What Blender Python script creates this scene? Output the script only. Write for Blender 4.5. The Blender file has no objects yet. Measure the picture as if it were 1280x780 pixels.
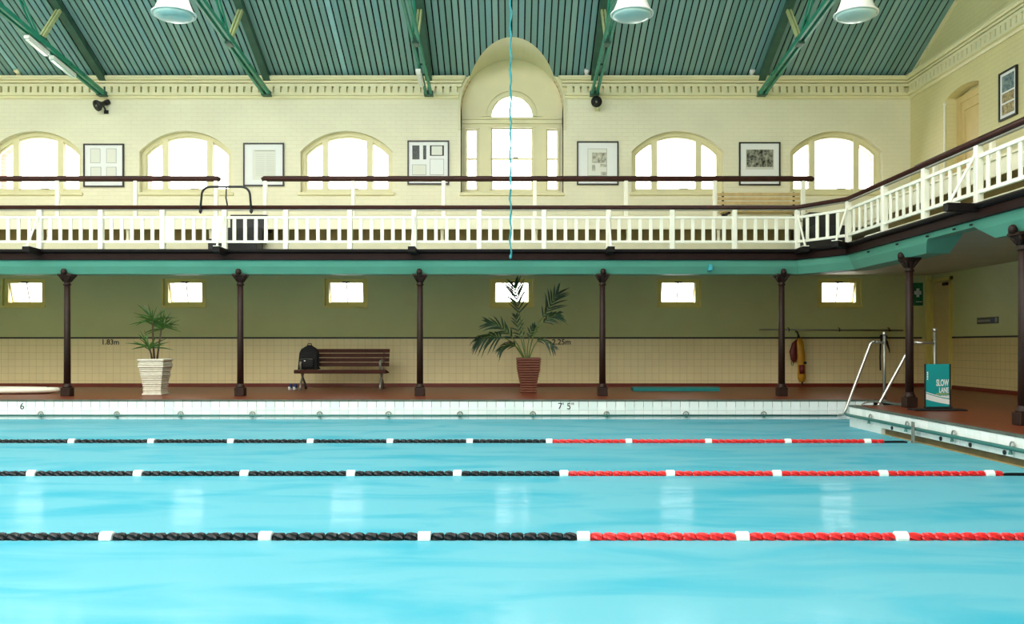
import bpy, bmesh, math, random
from mathutils import Vector, Matrix
from mathutils.geometry import tessellate_polygon
random.seed(7)
SC = bpy.context.scene
COL = SC.collection
PI = math.pi

# ------------------------------------------------------------------ camera, sky, exposure
F = 1080.0                      # focal length in pixels of the 1280 px wide frame
EYE = 1.21                      # eye height above the water
cam_d = bpy.data.cameras.new('camera')
cam = bpy.data.objects.new('camera', cam_d)
COL.objects.link(cam)
cam.location = (0, 0, EYE)
cam.rotation_euler = (PI / 2, 0, 0)
cam_d.sensor_width = 36.0
cam_d.lens = F / 1280 * 36
cam_d.shift_y = (432 - 390) / 1280
cam_d.clip_end = 300
SC.camera = cam

world = bpy.data.worlds.new('world')
SC.world = world
world.use_nodes = True
bg = world.node_tree.nodes['Background']
bg.inputs['Color'].default_value = (1.0, 0.99, 0.965, 1)
bg.inputs['Strength'].default_value = 2.7

SC.view_settings.view_transform = 'Standard'
SC.view_settings.look = 'None'
SC.view_settings.gamma = 1
SC.view_settings.use_curve_mapping = False
SC.view_settings.exposure = 1.56
SC.cycles.max_bounces = 10
SC.cycles.diffuse_bounces = 6
SC.cycles.glossy_bounces = 3
SC.cycles.transparent_max_bounces = 12
SC.cycles.caustics_reflective = False
SC.cycles.caustics_refractive = False
SC.cycles.use_denoising = True
SC.cycles.sample_clamp_indirect = 8


def portal(name, loc, rot, sx, sy):
    """daylight comes through this opening: a sampling portal for the sky, gives no light of its own"""
    d = bpy.data.lights.new(name, 'AREA')
    d.shape = 'RECTANGLE'; d.size = sx; d.size_y = sy
    d.cycles.is_portal = True
    o = bpy.data.objects.new(name, d); COL.objects.link(o)
    o.location = loc; o.rotation_euler = rot
    return o


# ------------------------------------------------------------------ key dimensions (metres)
DW = 18.78        # back wall
XR = 9.12         # right wall below the gallery
XU = 8.66         # right wall above the gallery
XL = -17.0        # left end of the hall
DN = -4.2         # wall behind the camera
DECK = 0.316      # deck above the water (water is z = 0)
PW = 14.21        # far pool wall
PX = 5.06         # right pool wall
CEIL = 2.735      # ceiling below the gallery
GAL = 2.89        # gallery floor
EAVE = 7.05       # roof boards meet the back wall here
PITCH = 0.45
RIDGE = 7.3
FX, FD = 5.54, 15.14   # gallery front: right run and back run


def X(px, d): return (px - 640.0) / F * d
def Z(py, d): return EYE + (432.0 - py) / F * d
def zroof(d): return EAVE + PITCH * (DW - d) if d >= RIDGE else EAVE + PITCH * (DW - RIDGE) - PITCH * (RIDGE - d)


# ------------------------------------------------------------------ materials
def lin(c):
    return tuple((v / 255 / 12.92) if v / 255 <= 0.04045 else ((v / 255 + 0.055) / 1.055) ** 2.4 for v in c) + (1,)


def mat(name, col, rough=0.6, metal=0.0, var=0.0, vscale=6.0, bump=0.0, bscale=40.0, spec=None, coat=0):
    m = bpy.data.materials.new(name); m.use_nodes = True
    nt = m.node_tree; p = nt.nodes['Principled BSDF']
    p.inputs['Roughness'].default_value = rough
    p.inputs['Metallic'].default_value = metal
    if spec is not None: p.inputs['Specular IOR Level'].default_value = spec
    if coat: p.inputs['Coat Weight'].default_value = coat
    c = lin(col)
    p.inputs['Base Color'].default_value = c
    if var > 0 or bump > 0:
        tc = nt.nodes.new('ShaderNodeTexCoord')
    if var > 0:
        n = nt.nodes.new('ShaderNodeTexNoise'); n.inputs['Scale'].default_value = vscale; n.inputs['Detail'].default_value = 5
        nt.links.new(tc.outputs['Object'], n.inputs['Vector'])
        r = nt.nodes.new('ShaderNodeValToRGB')
        r.color_ramp.elements[0].position = 0.3; r.color_ramp.elements[1].position = 0.7
        r.color_ramp.elements[0].color = tuple(v * (1 - var) for v in c[:3]) + (1,)
        r.color_ramp.elements[1].color = tuple(min(1, v * (1 + var)) for v in c[:3]) + (1,)
        nt.links.new(n.outputs['Fac'], r.inputs['Fac']); nt.links.new(r.outputs['Color'], p.inputs['Base Color'])
    if bump > 0:
        n2 = nt.nodes.new('ShaderNodeTexNoise'); n2.inputs['Scale'].default_value = bscale; n2.inputs['Detail'].default_value = 4
        nt.links.new(tc.outputs['Object'], n2.inputs['Vector'])
        b = nt.nodes.new('ShaderNodeBump'); b.inputs['Strength'].default_value = bump; b.inputs['Distance'].default_value = 0.01
        nt.links.new(n2.outputs['Fac'], b.inputs['Height']); nt.links.new(b.outputs['Normal'], p.inputs['Normal'])
    return m


def mat_masonry(name, col, joint, bw, bh, mortar, rough=0.5, axis='XZ', offset=0.5, bumpd=0.004, var=0.06, c2=None, spec=0.5):
    """brick or tile courses: fine relief and joint colour on a real wall"""
    m = bpy.data.materials.new(name); m.use_nodes = True
    nt = m.node_tree; p = nt.nodes['Principled BSDF']; p.inputs['Roughness'].default_value = rough
    p.inputs['Specular IOR Level'].default_value = spec
    g = nt.nodes.new('ShaderNodeNewGeometry')
    sep = nt.nodes.new('ShaderNodeSeparateXYZ'); nt.links.new(g.outputs['Position'], sep.inputs[0])
    cmb = nt.nodes.new('ShaderNodeCombineXYZ')
    nt.links.new(sep.outputs[axis[0]], cmb.inputs[0]); nt.links.new(sep.outputs[axis[1]], cmb.inputs[1])
    br = nt.nodes.new('ShaderNodeTexBrick')
    br.offset = offset; br.squash = 1
    br.inputs['Scale'].default_value = 1; br.inputs['Brick Width'].default_value = bw; br.inputs['Row Height'].default_value = bh
    br.inputs['Mortar Size'].default_value = mortar; br.inputs['Mortar Smooth'].default_value = 0.2
    a = lin(col); b = lin(c2) if c2 else tuple(v * (1 - var) for v in a[:3]) + (1,)
    br.inputs['Color1'].default_value = a; br.inputs['Color2'].default_value = b; br.inputs['Mortar'].default_value = lin(joint)
    nt.links.new(cmb.outputs[0], br.inputs['Vector'])
    n = nt.nodes.new('ShaderNodeTexNoise'); n.inputs['Scale'].default_value = 0.9; n.inputs['Detail'].default_value = 6
    nt.links.new(g.outputs['Position'], n.inputs['Vector'])
    mr = nt.nodes.new('ShaderNodeMapRange'); mr.inputs[1].default_value = 0.3; mr.inputs[2].default_value = 0.7
    mr.inputs[3].default_value = 0.94; mr.inputs[4].default_value = 1.03
    nt.links.new(n.outputs['Fac'], mr.inputs[0])
    mx = nt.nodes.new('ShaderNodeVectorMath'); mx.operation = 'SCALE'
    nt.links.new(br.outputs['Color'], mx.inputs[0]); nt.links.new(mr.outputs[0], mx.inputs['Scale'])
    nt.links.new(mx.outputs[0], p.inputs['Base Color'])
    bp = nt.nodes.new('ShaderNodeBump'); bp.invert = True; bp.inputs['Strength'].default_value = 0.6; bp.inputs['Distance'].default_value = bumpd
    nt.links.new(br.outputs['Fac'], bp.inputs['Height']); nt.links.new(bp.outputs['Normal'], p.inputs['Normal'])
    return m


def mat_glass(name, tint=(1, 1, 1)):
    m = bpy.data.materials.new(name); m.use_nodes = True
    nt = m.node_tree; nt.nodes.clear()
    out = nt.nodes.new('ShaderNodeOutputMaterial'); mix = nt.nodes.new('ShaderNodeMixShader')
    t = nt.nodes.new('ShaderNodeBsdfTransparent'); t.inputs[0].default_value = tint + (1,)
    g = nt.nodes.new('ShaderNodeBsdfGlossy'); g.inputs['Roughness'].default_value = 0.03
    f = nt.nodes.new('ShaderNodeFresnel'); f.inputs[0].default_value = 1.3
    nt.links.new(f.outputs[0], mix.inputs[0]); nt.links.new(t.outputs[0], mix.inputs[1]); nt.links.new(g.outputs[0], mix.inputs[2])
    nt.links.new(mix.outputs[0], out.inputs[0])
    return m


def mat_water():
    """pool water: some light goes through to the basin, some is scattered back in the water, the surface mirrors softly"""
    m = bpy.data.materials.new('pool_water'); m.use_nodes = True
    nt = m.node_tree; nt.nodes.clear(); N = nt.nodes.new; L = nt.links.new
    out = N('ShaderNodeOutputMaterial'); mix = N('ShaderNodeMixShader'); body = N('ShaderNodeMixShader')
    t = N('ShaderNodeBsdfTransparent'); t.inputs[0].default_value = (0.55, 0.95, 0.98, 1)
    df = N('ShaderNodeBsdfDiffuse'); body.inputs[0].default_value = 0.72
    g = N('ShaderNodeBsdfGlossy'); g.inputs['Roughness'].default_value = 0.11
    f = N('ShaderNodeFresnel'); f.inputs[0].default_value = 1.33
    k = N('ShaderNodeMath'); k.operation = 'MULTIPLY'; k.inputs[1].default_value = 0.2
    tc = N('ShaderNodeTexCoord'); mp = N('ShaderNodeMapping'); mp.inputs['Scale'].default_value = (0.45, 1.3, 1)
    n = N('ShaderNodeTexNoise'); n.inputs['Scale'].default_value = 1.6; n.inputs['Detail'].default_value = 5; n.inputs['Distortion'].default_value = 0.8
    b = N('ShaderNodeBump'); b.inputs['Strength'].default_value = 0.16; b.inputs['Distance'].default_value = 0.05
    r = N('ShaderNodeValToRGB'); e = r.color_ramp.elements
    e[0].position = 0.30; e[0].color = lin((70, 168, 188)); e[1].position = 0.55; e[1].color = lin((108, 181, 195))
    L(tc.outputs['Object'], mp.inputs[0]); L(mp.outputs[0], n.inputs['Vector']); L(n.outputs['Fac'], b.inputs['Height'])
    L(n.outputs['Fac'], r.inputs['Fac']); L(r.outputs['Color'], df.inputs['Color'])
    L(b.outputs[0], g.inputs['Normal']); L(f.outputs[0], k.inputs[0]); L(k.outputs[0], mix.inputs[0])
    L(t.outputs[0], body.inputs[1]); L(df.outputs[0], body.inputs[2])
    L(body.outputs[0], mix.inputs[1]); L(g.outputs[0], mix.inputs[2]); L(mix.outputs[0], out.inputs[0])
    return m


def mat_random(name, cols, rough=0.6, grain=0.0):
    """colour picked per object: boards and tiles that differ from their neighbours"""
    m = bpy.data.materials.new(name); m.use_nodes = True
    nt = m.node_tree; p = nt.nodes['Principled BSDF']; p.inputs['Roughness'].default_value = rough
    oi = nt.nodes.new('ShaderNodeObjectInfo'); r = nt.nodes.new('ShaderNodeValToRGB')
    el = r.color_ramp.elements
    while len(el) < len(cols): el.new(0.5)
    for i, c in enumerate(cols):
        el[i].position = i / (len(cols) - 1); el[i].color = lin(c)
    nt.links.new(oi.outputs['Random'], r.inputs['Fac'])
    src = r.outputs['Color']
    if grain:
        tc = nt.nodes.new('ShaderNodeTexCoord'); mp = nt.nodes.new('ShaderNodeMapping'); mp.inputs['Scale'].default_value = (30, 1.2, 30)
        n = nt.nodes.new('ShaderNodeTexNoise'); n.inputs['Scale'].default_value = 1.5; n.inputs['Detail'].default_value = 4
        nt.links.new(tc.outputs['Object'], mp.inputs[0]); nt.links.new(mp.outputs[0], n.inputs['Vector'])
        mr = nt.nodes.new('ShaderNodeMapRange'); mr.inputs[3].default_value = 1 - grain; mr.inputs[4].default_value = 1 + grain
        nt.links.new(n.outputs['Fac'], mr.inputs[0])
        mx = nt.nodes.new('ShaderNodeVectorMath'); mx.operation = 'SCALE'
        nt.links.new(src, mx.inputs[0]); nt.links.new(mr.outputs[0], mx.inputs['Scale']); src = mx.outputs[0]
    nt.links.new(src, p.inputs['Base Color'])
    return m


def mat_photo(name, dark, light, scale, thr=0.5, soft=0.16):
    """a grainy printed picture: flat print, dark and light patches"""
    m = bpy.data.materials.new(name); m.use_nodes = True
    nt = m.node_tree; p = nt.nodes['Principled BSDF']; p.inputs['Roughness'].default_value = 0.5
    tc = nt.nodes.new('ShaderNodeTexCoord'); n = nt.nodes.new('ShaderNodeTexNoise')
    n.inputs['Scale'].default_value = scale; n.inputs['Detail'].default_value = 6; n.inputs['Roughness'].default_value = 0.7
    r = nt.nodes.new('ShaderNodeValToRGB'); e = r.color_ramp.elements
    e[0].position = thr - soft; e[0].color = lin(dark); e[1].position = thr + soft; e[1].color = lin(light)
    nt.links.new(tc.outputs['Object'], n.inputs['Vector']); nt.links.new(n.outputs['Fac'], r.inputs['Fac'])
    nt.links.new(r.outputs['Color'], p.inputs['Base Color'])
    return m


M = {
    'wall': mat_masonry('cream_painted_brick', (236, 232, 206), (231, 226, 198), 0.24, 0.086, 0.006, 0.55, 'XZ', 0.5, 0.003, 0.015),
    'wall_side': mat_masonry('cream_painted_brick_side', (220, 211, 160), (214, 204, 152), 0.24, 0.086, 0.006, 0.55, 'YZ', 0.5, 0.003, 0.015),  # same paint as the back wall; its dimmer light put into the colour
    'lower_wall': mat('olive_cream_render', (202, 206, 150), 0.55, var=0.04, vscale=1.2),  # cream wall under the gallery, its shade put into a greener colour
    'plaster': mat('cream_plaster', (222, 218, 184), 0.6, var=0.04, vscale=1.5),
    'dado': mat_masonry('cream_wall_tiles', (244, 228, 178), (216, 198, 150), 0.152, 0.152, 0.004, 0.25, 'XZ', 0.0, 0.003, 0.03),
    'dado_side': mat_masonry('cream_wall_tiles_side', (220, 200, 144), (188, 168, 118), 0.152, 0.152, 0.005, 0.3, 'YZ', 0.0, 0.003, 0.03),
    'cream': mat('cream_paint', (228, 222, 182), 0.45, var=0.03, vscale=3),
    'cream_dark': mat('olive_cream_paint', (224, 210, 124), 0.45, var=0.04, vscale=3),
    'white': mat('white_gloss_paint', (240, 238, 222), 0.35, var=0.02, vscale=4),
    'white_board': mat('off_white_seat_paint', (226, 222, 194), 0.45, var=0.03),
    'rail': mat('dark_oiled_handrail', (56, 27, 20), 0.45, spec=0.25, var=0.25, vscale=9),
    'fascia': mat('dark_brown_fascia_paint', (36, 18, 15), 0.6, spec=0.15, var=0.2, vscale=5),
    'nosing': mat('black_brown_nosing', (18, 12, 12), 0.55, spec=0.2, var=0.2, vscale=5),
    'iron': mat('brown_black_cast_iron', (44, 27, 21), 0.5, spec=0.25, var=0.2, vscale=10),
    'black': mat('black_paint', (22, 22, 24), 0.5, var=0.15),
    'teal_beam': mat('teal_beam_paint', (100, 170, 148), 0.4, var=0.05, vscale=2),
    'teal_iron': mat('teal_truss_paint', (36, 138, 112), 0.4, var=0.15, vscale=5),
    'teal_dark': mat('dull_green_rafter_paint', (52, 92, 78), 0.5, var=0.15, vscale=5),
    'strut': mat('cream_green_strut_paint', (186, 196, 142), 0.45, var=0.1),
    'soffit': mat('pale_grey_soffit_paint', (196, 200, 180), 0.6, var=0.04, vscale=2),
    'plank': mat_random('teal_roof_boards', [(112, 158, 156), (136, 172, 168), (120, 164, 170), (142, 178, 174), (118, 156, 150), (136, 174, 180)], 0.55, 0.12),
    'plank_pale': mat('pale_blue_roof_board', (150, 196, 202), 0.5, var=0.06),
    'gap': mat('dark_roof_backing', (12, 20, 22), 0.9),
    'tile': mat_random('white_pool_tiles', [(236, 240, 236), (246, 248, 246), (240, 244, 240), (228, 236, 232)], 0.2),
    'grout': mat('grey_pool_grout', (206, 210, 206), 0.8),
    'basin': mat('turquoise_basin', (112, 196, 210), 0.5, var=0.03, vscale=0.6),
    'deck': mat_masonry('red_brown_deck', (114, 56, 34), (104, 50, 32), 0.30, 0.30, 0.005, 0.36, 'XY', 0.0, 0.001, 0.06, spec=0.28),
    'skirting': mat('red_brown_skirting', (110, 38, 24), 0.35, var=0.1),
    'coping': mat('dark_green_edging', (84, 92, 82), 0.6, var=0.3, vscale=8),
    'gutter': mat('olive_brown_gutter', (104, 92, 58), 0.6, var=0.2),
    'pipe': mat('grey_teal_pipe', (62, 116, 108), 0.35, metal=0.2, var=0.1),
    'steel': mat('brushed_steel', (196, 192, 184), 0.28, metal=0.9),
    'dull_steel': mat('dull_steel', (150, 150, 140), 0.4, metal=0.6, var=0.1),
    'float_black': mat('black_float_plastic', (9, 12, 15), 0.35, spec=0.3),
    'float_red': mat('red_float_plastic', (214, 30, 32), 0.32),
    'float_white': mat('white_float_plastic', (246, 246, 240), 0.35),
    'cable': mat('dark_cable', (24, 62, 66), 0.5),
    'enamel': mat('white_enamel', (240, 240, 236), 0.25),
    'lens': mat('frosted_teal_lens', (196, 222, 216), 0.2),
    'rope': mat('turquoise_rope', (56, 160, 172), 0.6, var=0.2, vscale=20),
    'frame': mat('black_frame', (18, 18, 20), 0.4),
    'paper': mat('white_paper', (238, 240, 242), 0.6),
    'paper2': mat('pale_grey_print', (208, 212, 206), 0.6),
    'paper3': mat('light_page_print', (226, 228, 220), 0.6),
    'inkline': mat('grey_ink', (150, 154, 150), 0.6),
    'ink': mat('black_ink', (16, 16, 16), 0.6),
    'photo_dark': mat_photo('dark_photo', (30, 32, 36), (90, 94, 96), 18),
    'photo_crowd': mat_photo('crowd_photo', (14, 14, 14), (188, 190, 172), 9, 0.54, 0.12),
    'photo_page': mat_photo('engraved_page', (60, 62, 56), (214, 214, 196), 14, 0.46),
    'photo_blue': mat_photo('blue_colour_photo', (40, 70, 96), (150, 168, 160), 16),
    'photo_tan': mat_photo('tan_colour_photo', (92, 70, 34), (206, 188, 140), 16),
    'brick': mat_masonry('red_brick_reveal', (206, 122, 106), (208, 150, 136), 0.23, 0.086, 0.01, 0.8, 'XZ', 0.5),
    'wood': mat('brown_bench_wood', (66, 30, 19), 0.6, spec=0.2, var=0.25, vscale=12),
    'palewood': mat('pale_bench_wood', (206, 180, 128), 0.45, var=0.15, vscale=8),
    'fabric_black': mat('black_pack_fabric', (20, 20, 22), 0.8, bump=0.4, bscale=120),
    'pot_white': mat('white_slate_pot', (216, 212, 196), 0.7, var=0.08, vscale=20, bump=0.4, bscale=60),
    'pot_brown': mat('brown_ribbed_pot', (112, 62, 44), 0.5, var=0.1, vscale=10),
    'soil': mat('dark_soil', (44, 34, 24), 0.9, var=0.3, vscale=40),
    'leaf_a': mat('yucca_leaf', (62, 100, 36), 0.4, var=0.45, vscale=7),
    'leaf_b': mat('palm_leaf', (34, 62, 34), 0.4, var=0.3, vscale=9),
    'stem_green': mat('palm_stem', (92, 116, 52), 0.5, var=0.2),
    'trunk': mat('yucca_trunk', (74, 56, 36), 0.7, var=0.3, vscale=30),
    'mat_teal': mat('teal_foam', (24, 140, 140), 0.6, var=0.06),
    'board': mat('white_fibreglass', (232, 230, 212), 0.3),
    'blue': mat('blue_canvas', (30, 62, 130), 0.6),
    'yellow': mat('yellow_vinyl', (190, 136, 22), 0.5, var=0.1),
    'maroon': mat('maroon_vinyl', (104, 24, 26), 0.5, var=0.2),
    'strap': mat('dark_strap', (40, 30, 20), 0.7),
    'sign_teal': mat('teal_sign_face', (22, 158, 160), 0.35),
    'sign_white': mat('white_sign_ink', (240, 244, 242), 0.4),
    'sign_yellow': mat('yellow_sign_ink', (200, 190, 70), 0.4),
    'sign_green': mat('green_safety_sign', (0, 104, 66), 0.4),
    'sign_grey': mat('dark_grey_plaque', (62, 64, 62), 0.4),
    'sign_blue': mat('blue_symbol', (60, 70, 120), 0.4),
    'tier_lining': mat('brown_olive_tier_lining', (150, 132, 84), 0.6, var=0.1),  # dark tone standing for the shade inside the seat gap
    'door': mat('cream_door_paint', (214, 190, 132), 0.4, var=0.04),
    'glass': mat_glass('window_glass'),
    'water': mat_water(),
}


# ------------------------------------------------------------------ mesh builder
class MB:
    def __init__(self): self.v = []; self.f = []

    def add(self, vs, fs):
        n = len(self.v); self.v += [tuple(v) for v in vs]; self.f += [tuple(i + n for i in f) for f in fs]; return self

    def box(self, a, b):
        (x0, y0, z0), (x1, y1, z1) = a, b
        x0, x1 = min(x0, x1), max(x0, x1); y0, y1 = min(y0, y1), max(y0, y1); z0, z1 = min(z0, z1), max(z0, z1)
        return self.add([(x0, y0, z0), (x1, y0, z0), (x1, y1, z0), (x0, y1, z0), (x0, y0, z1), (x1, y0, z1), (x1, y1, z1), (x0, y1, z1)],
                        [(3, 2, 1, 0), (4, 5, 6, 7), (0, 1, 5, 4), (1, 2, 6, 5), (2, 3, 7, 6), (3, 0, 4, 7)])

    def bbox(self, a, b, r=0.006):
        """box with chamfered edges"""
        (x0, y0, z0), (x1, y1, z1) = a, b
        x0, x1 = min(x0, x1), max(x0, x1); y0, y1 = min(y0, y1), max(y0, y1); z0, z1 = min(z0, z1), max(z0, z1)
        bm = bmesh.new(); bmesh.ops.create_cube(bm, size=1)
        for v in bm.verts:
            v.co = Vector(((x0 + x1) / 2 + v.co.x * (x1 - x0), (y0 + y1) / 2 + v.co.y * (y1 - y0), (z0 + z1) / 2 + v.co.z * (z1 - z0)))
        bmesh.ops.bevel(bm, geom=bm.edges[:], offset=r, segments=1, affect='EDGES', profile=0.5)
        bm.verts.index_update()
        self.add([v.co[:] for v in bm.verts], [[v.index for v in f.verts] for f in bm.faces]); bm.free(); return self

    def beam(self, p, q, w, h, up=(0, 0, 1)):
        """rectangular bar from p to q, w across, h along `up`"""
        p, q = Vector(p), Vector(q); d = (q - p).normalized(); up = Vector(up)
        s = d.cross(up).normalized() * w / 2; u = s.cross(d).normalized() * h / 2
        vs = [c + a * s + b * u for c in (p, q) for a, b in ((-1, -1), (1, -1), (1, 1), (-1, 1))]
        return self.add(vs, [(3, 2, 1, 0), (4, 5, 6, 7), (0, 1, 5, 4), (1, 2, 6, 5), (2, 3, 7, 6), (3, 0, 4, 7)])

    def tube(self, pts, r, n=8, caps=True):
        pts = [Vector(p) for p in pts]; k = len(pts)
        rs = r if isinstance(r, (list, tuple)) else [r] * k
        prev = None; rings = []
        for i in range(k):
            t = (pts[min(i + 1, k - 1)] - pts[max(i - 1, 0)]).normalized()
            if prev is None:
                a = Vector((0, 0, 1)) if abs(t.z) < 0.9 else Vector((0, 1, 0))
                s = t.cross(a).normalized()
            else:
                s = (prev - t * prev.dot(t)).normalized()
            prev = s; u = s.cross(t)
            rings.append([pts[i] + (s * math.cos(2 * PI * j / n) + u * math.sin(2 * PI * j / n)) * rs[i] for j in range(n)])
        vs = [v for g in rings for v in g]; fs = []
        for i in range(k - 1):
            for j in range(n):
                fs.append((i * n + j, i * n + (j + 1) % n, (i + 1) * n + (j + 1) % n, (i + 1) * n + j))
        if caps: fs += [tuple(range(n))[::-1], tuple((k - 1) * n + j for j in range(n))]
        return self.add(vs, fs)

    def lathe(self, prof, c=(0, 0, 0), n=16, rot=0.0, sq=False):
        """(radius, z) profile turned about z; sq: square plan, radius = half width"""
        vs = []; fs = []
        if sq: n = 4; rot = PI / 4
        for r, z in prof:
            for j in range(n):
                a = rot + 2 * PI * j / n; rr = r * (math.sqrt(2) if sq else 1)
                vs.append((c[0] + rr * math.cos(a), c[1] + rr * math.sin(a), c[2] + z))
        for i in range(len(prof) - 1):
            for j in range(n):
                fs.append((i * n + j, i * n + (j + 1) % n, (i + 1) * n + (j + 1) % n, (i + 1) * n + j))
        fs += [tuple(range(n))[::-1], tuple((len(prof) - 1) * n + j for j in range(n))]
        return self.add(vs, fs)

    def panel(self, outer, holes, d0, d1, fn):
        """flat outline with holes, d0..d1 thick; fn(u, v, d) -> world"""
        loops = [list(outer)] + [list(h) for h in holes]
        tri = tessellate_polygon([[Vector((u, v, 0)) for u, v in l] for l in loops])
        flat = [p for l in loops for p in l]; n = len(flat)
        vs = [fn(u, v, d0) for u, v in flat] + [fn(u, v, d1) for u, v in flat]
        fs = [tuple(t) for t in tri] + [tuple(i + n for i in reversed(t)) for t in tri]
        b = 0
        for l in loops:
            k = len(l)
            for i in range(k):
                a, c = b + i, b + (i + 1) % k; fs.append((a, c, c + n, a + n))
            b += k
        return self.add(vs, fs)

    def sweep(self, path, prof, caps=True):
        """(offset to the right of the path, z) outline swept along a plan path with mitres"""
        P = [Vector((p[0], p[1])) for p in path]; k = len(P); offs = []
        for i in range(k):
            nn = []
            if i > 0: d = (P[i] - P[i - 1]).normalized(); nn.append(Vector((d.y, -d.x)))
            if i < k - 1: d = (P[i + 1] - P[i]).normalized(); nn.append(Vector((d.y, -d.x)))
            if len(nn) == 2:
                m = (nn[0] + nn[1]).normalized(); m = m / max(0.2, m.dot(nn[0]))
            else: m = nn[0]
            offs.append(m)
        n = len(prof); vs = []; fs = []
        for i in range(k):
            for o, z in prof:
                q = P[i] + offs[i] * o; vs.append((q.x, q.y, z))
        for i in range(k - 1):
            for j in range(n):
                fs.append((i * n + j, i * n + (j + 1) % n, (i + 1) * n + (j + 1) % n, (i + 1) * n + j))
        if caps: fs += [tuple(range(n)), tuple((k - 1) * n + j for j in reversed(range(n)))]
        return self.add(vs, fs)

    def mesh(self, name, shift=(0, 0, 0)):
        me = bpy.data.meshes.new(name)
        me.from_pydata([(a - shift[0], b - shift[1], c - shift[2]) for a, b, c in self.v], [], self.f)
        bm = bmesh.new(); bm.from_mesh(me); bmesh.ops.recalc_face_normals(bm, faces=bm.faces[:]); bm.to_mesh(me); bm.free()
        me.update(); return me


def circ(r, n=10, c=(0, 0)): return [(c[0] + r * math.cos(2 * PI * i / n), c[1] + r * math.sin(2 * PI * i / n)) for i in range(n)]


def base_of(root):
    v = Vector((0, 0, 0))
    while root is not None: v = v + root.location; root = root.parent
    return v


def obj(name, mb, m, parent=None, smooth=False, local=False):
    """link a builder as ONE mesh object; coordinates are world ones unless local"""
    sh = (0, 0, 0) if (local or parent is None) else base_of(parent)
    me = mb.mesh(name, sh) if isinstance(mb, MB) else mb
    if m is not None and not me.materials: me.materials.append(m)
    if smooth:
        for p in me.polygons: p.use_smooth = True
    o = bpy.data.objects.new(name, me); COL.objects.link(o)
    o.parent = parent
    return o


def tag(o, label, cat, group=None, kind=None):
    o['label'] = label; o['category'] = cat
    if group: o['group'] = group
    if kind: o['kind'] = kind
    return o


def thing(name, label, cat, loc=(0, 0, 0), group=None, kind='thing'):
    o = bpy.data.objects.new(name, None); COL.objects.link(o); o.location = loc; o.empty_display_size = 0.1
    return tag(o, label, cat, group, kind)


def struct(name, label, cat, mb=None, m=None, loc=(0, 0, 0)):
    if mb is None:
        return thing(name, label, cat, loc, None, 'structure')
    return tag(obj(name, mb, m), label, cat, None, 'structure')


def place(name, me, parent, loc, rot=(0, 0, 0), scale=None):
    """one more piece that shares mesh data"""
    o = bpy.data.objects.new(name, me); COL.objects.link(o); o.parent = parent
    b = base_of(parent) if parent is not None else Vector((0, 0, 0))
    o.location = Vector(loc) - b; o.rotation_euler = rot
    if scale: o.scale = scale
    return o


def dup(root, loc, label, group=None):
    r = root.copy(); COL.objects.link(r); r.location = loc; r['label'] = label
    if group: r['group'] = group
    for ch in list(root.children):
        c = ch.copy(); COL.objects.link(c); c.parent = r
        for g in list(ch.children):
            d = g.copy(); COL.objects.link(d); d.parent = c
    return r


def text_mesh(s, size, m, align='CENTER', extrude=0.002, bold=0.0):
    c = bpy.data.curves.new('lettering', 'FONT'); c.body = s; c.size = size; c.align_x = align; c.align_y = 'BOTTOM_BASELINE'
    c.extrude = extrude; c.offset = bold; c.resolution_u = 3
    o = bpy.data.objects.new('lettering', c); COL.objects.link(o)
    bpy.context.view_layer.update()
    me = bpy.data.meshes.new_from_object(o.evaluated_get(bpy.context.evaluated_depsgraph_get()))
    bpy.data.objects.remove(o); me.materials.clear(); me.materials.append(m); return me


UP = (PI / 2, 0, 0)     # text standing on a wall that faces the camera


def arch(cx, a, z0, zs, rise, n=16, inset=0.0):
    """outline of an opening with a segmental or round head, counter-clockwise from the lower left"""
    a2 = a - inset
    R = (a * a + rise * rise) / (2 * rise); zc = zs + rise - R; r = R - inset
    pts = [(cx - a2, z0 + inset), (cx + a2, z0 + inset)]
    t = math.acos(max(-1, min(1, a2 / r)))
    for i in range(n + 1):
        q = t + (PI - 2 * t) * i / n
        pts.append((cx + r * math.cos(q), zc + r * math.sin(q)))
    return pts


def arch_z(x, cx, a, zs, rise, inset=0.0):
    R = (a * a + rise * rise) / (2 * rise); r = R - inset
    return zs + rise - R + math.sqrt(max(0, r * r - (x - cx) ** 2))


def rect(x0, x1, z0, z1): return [(x0, z0), (x1, z0), (x1, z1), (x0, z1)]


def back(u, v, d): return (u, d, v)          # outlines drawn on walls parallel to the back wall
def side(u, v, d): return (d, u, v)          # outlines drawn on walls parallel to the right wall


# ================================================================== THE SHELL
ARCH_W = [-14.0, -10.37, -7.10, -3.60, 3.60, 7.05]
LOW_W = [-14.2, -10.62, -7.13, -3.62, 0.0, 3.63, 7.13]
AW, AZ0, AZS, ARISE = 1.0, 4.53, 5.43, 0.45
LW, LZ0, LZ1 = 0.45, 2.07, 2.665
NR, NZ = 1.115, 6.42          # niche: radius and springing
nx = math.sqrt(NR * NR - (EAVE - NZ) ** 2)

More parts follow.
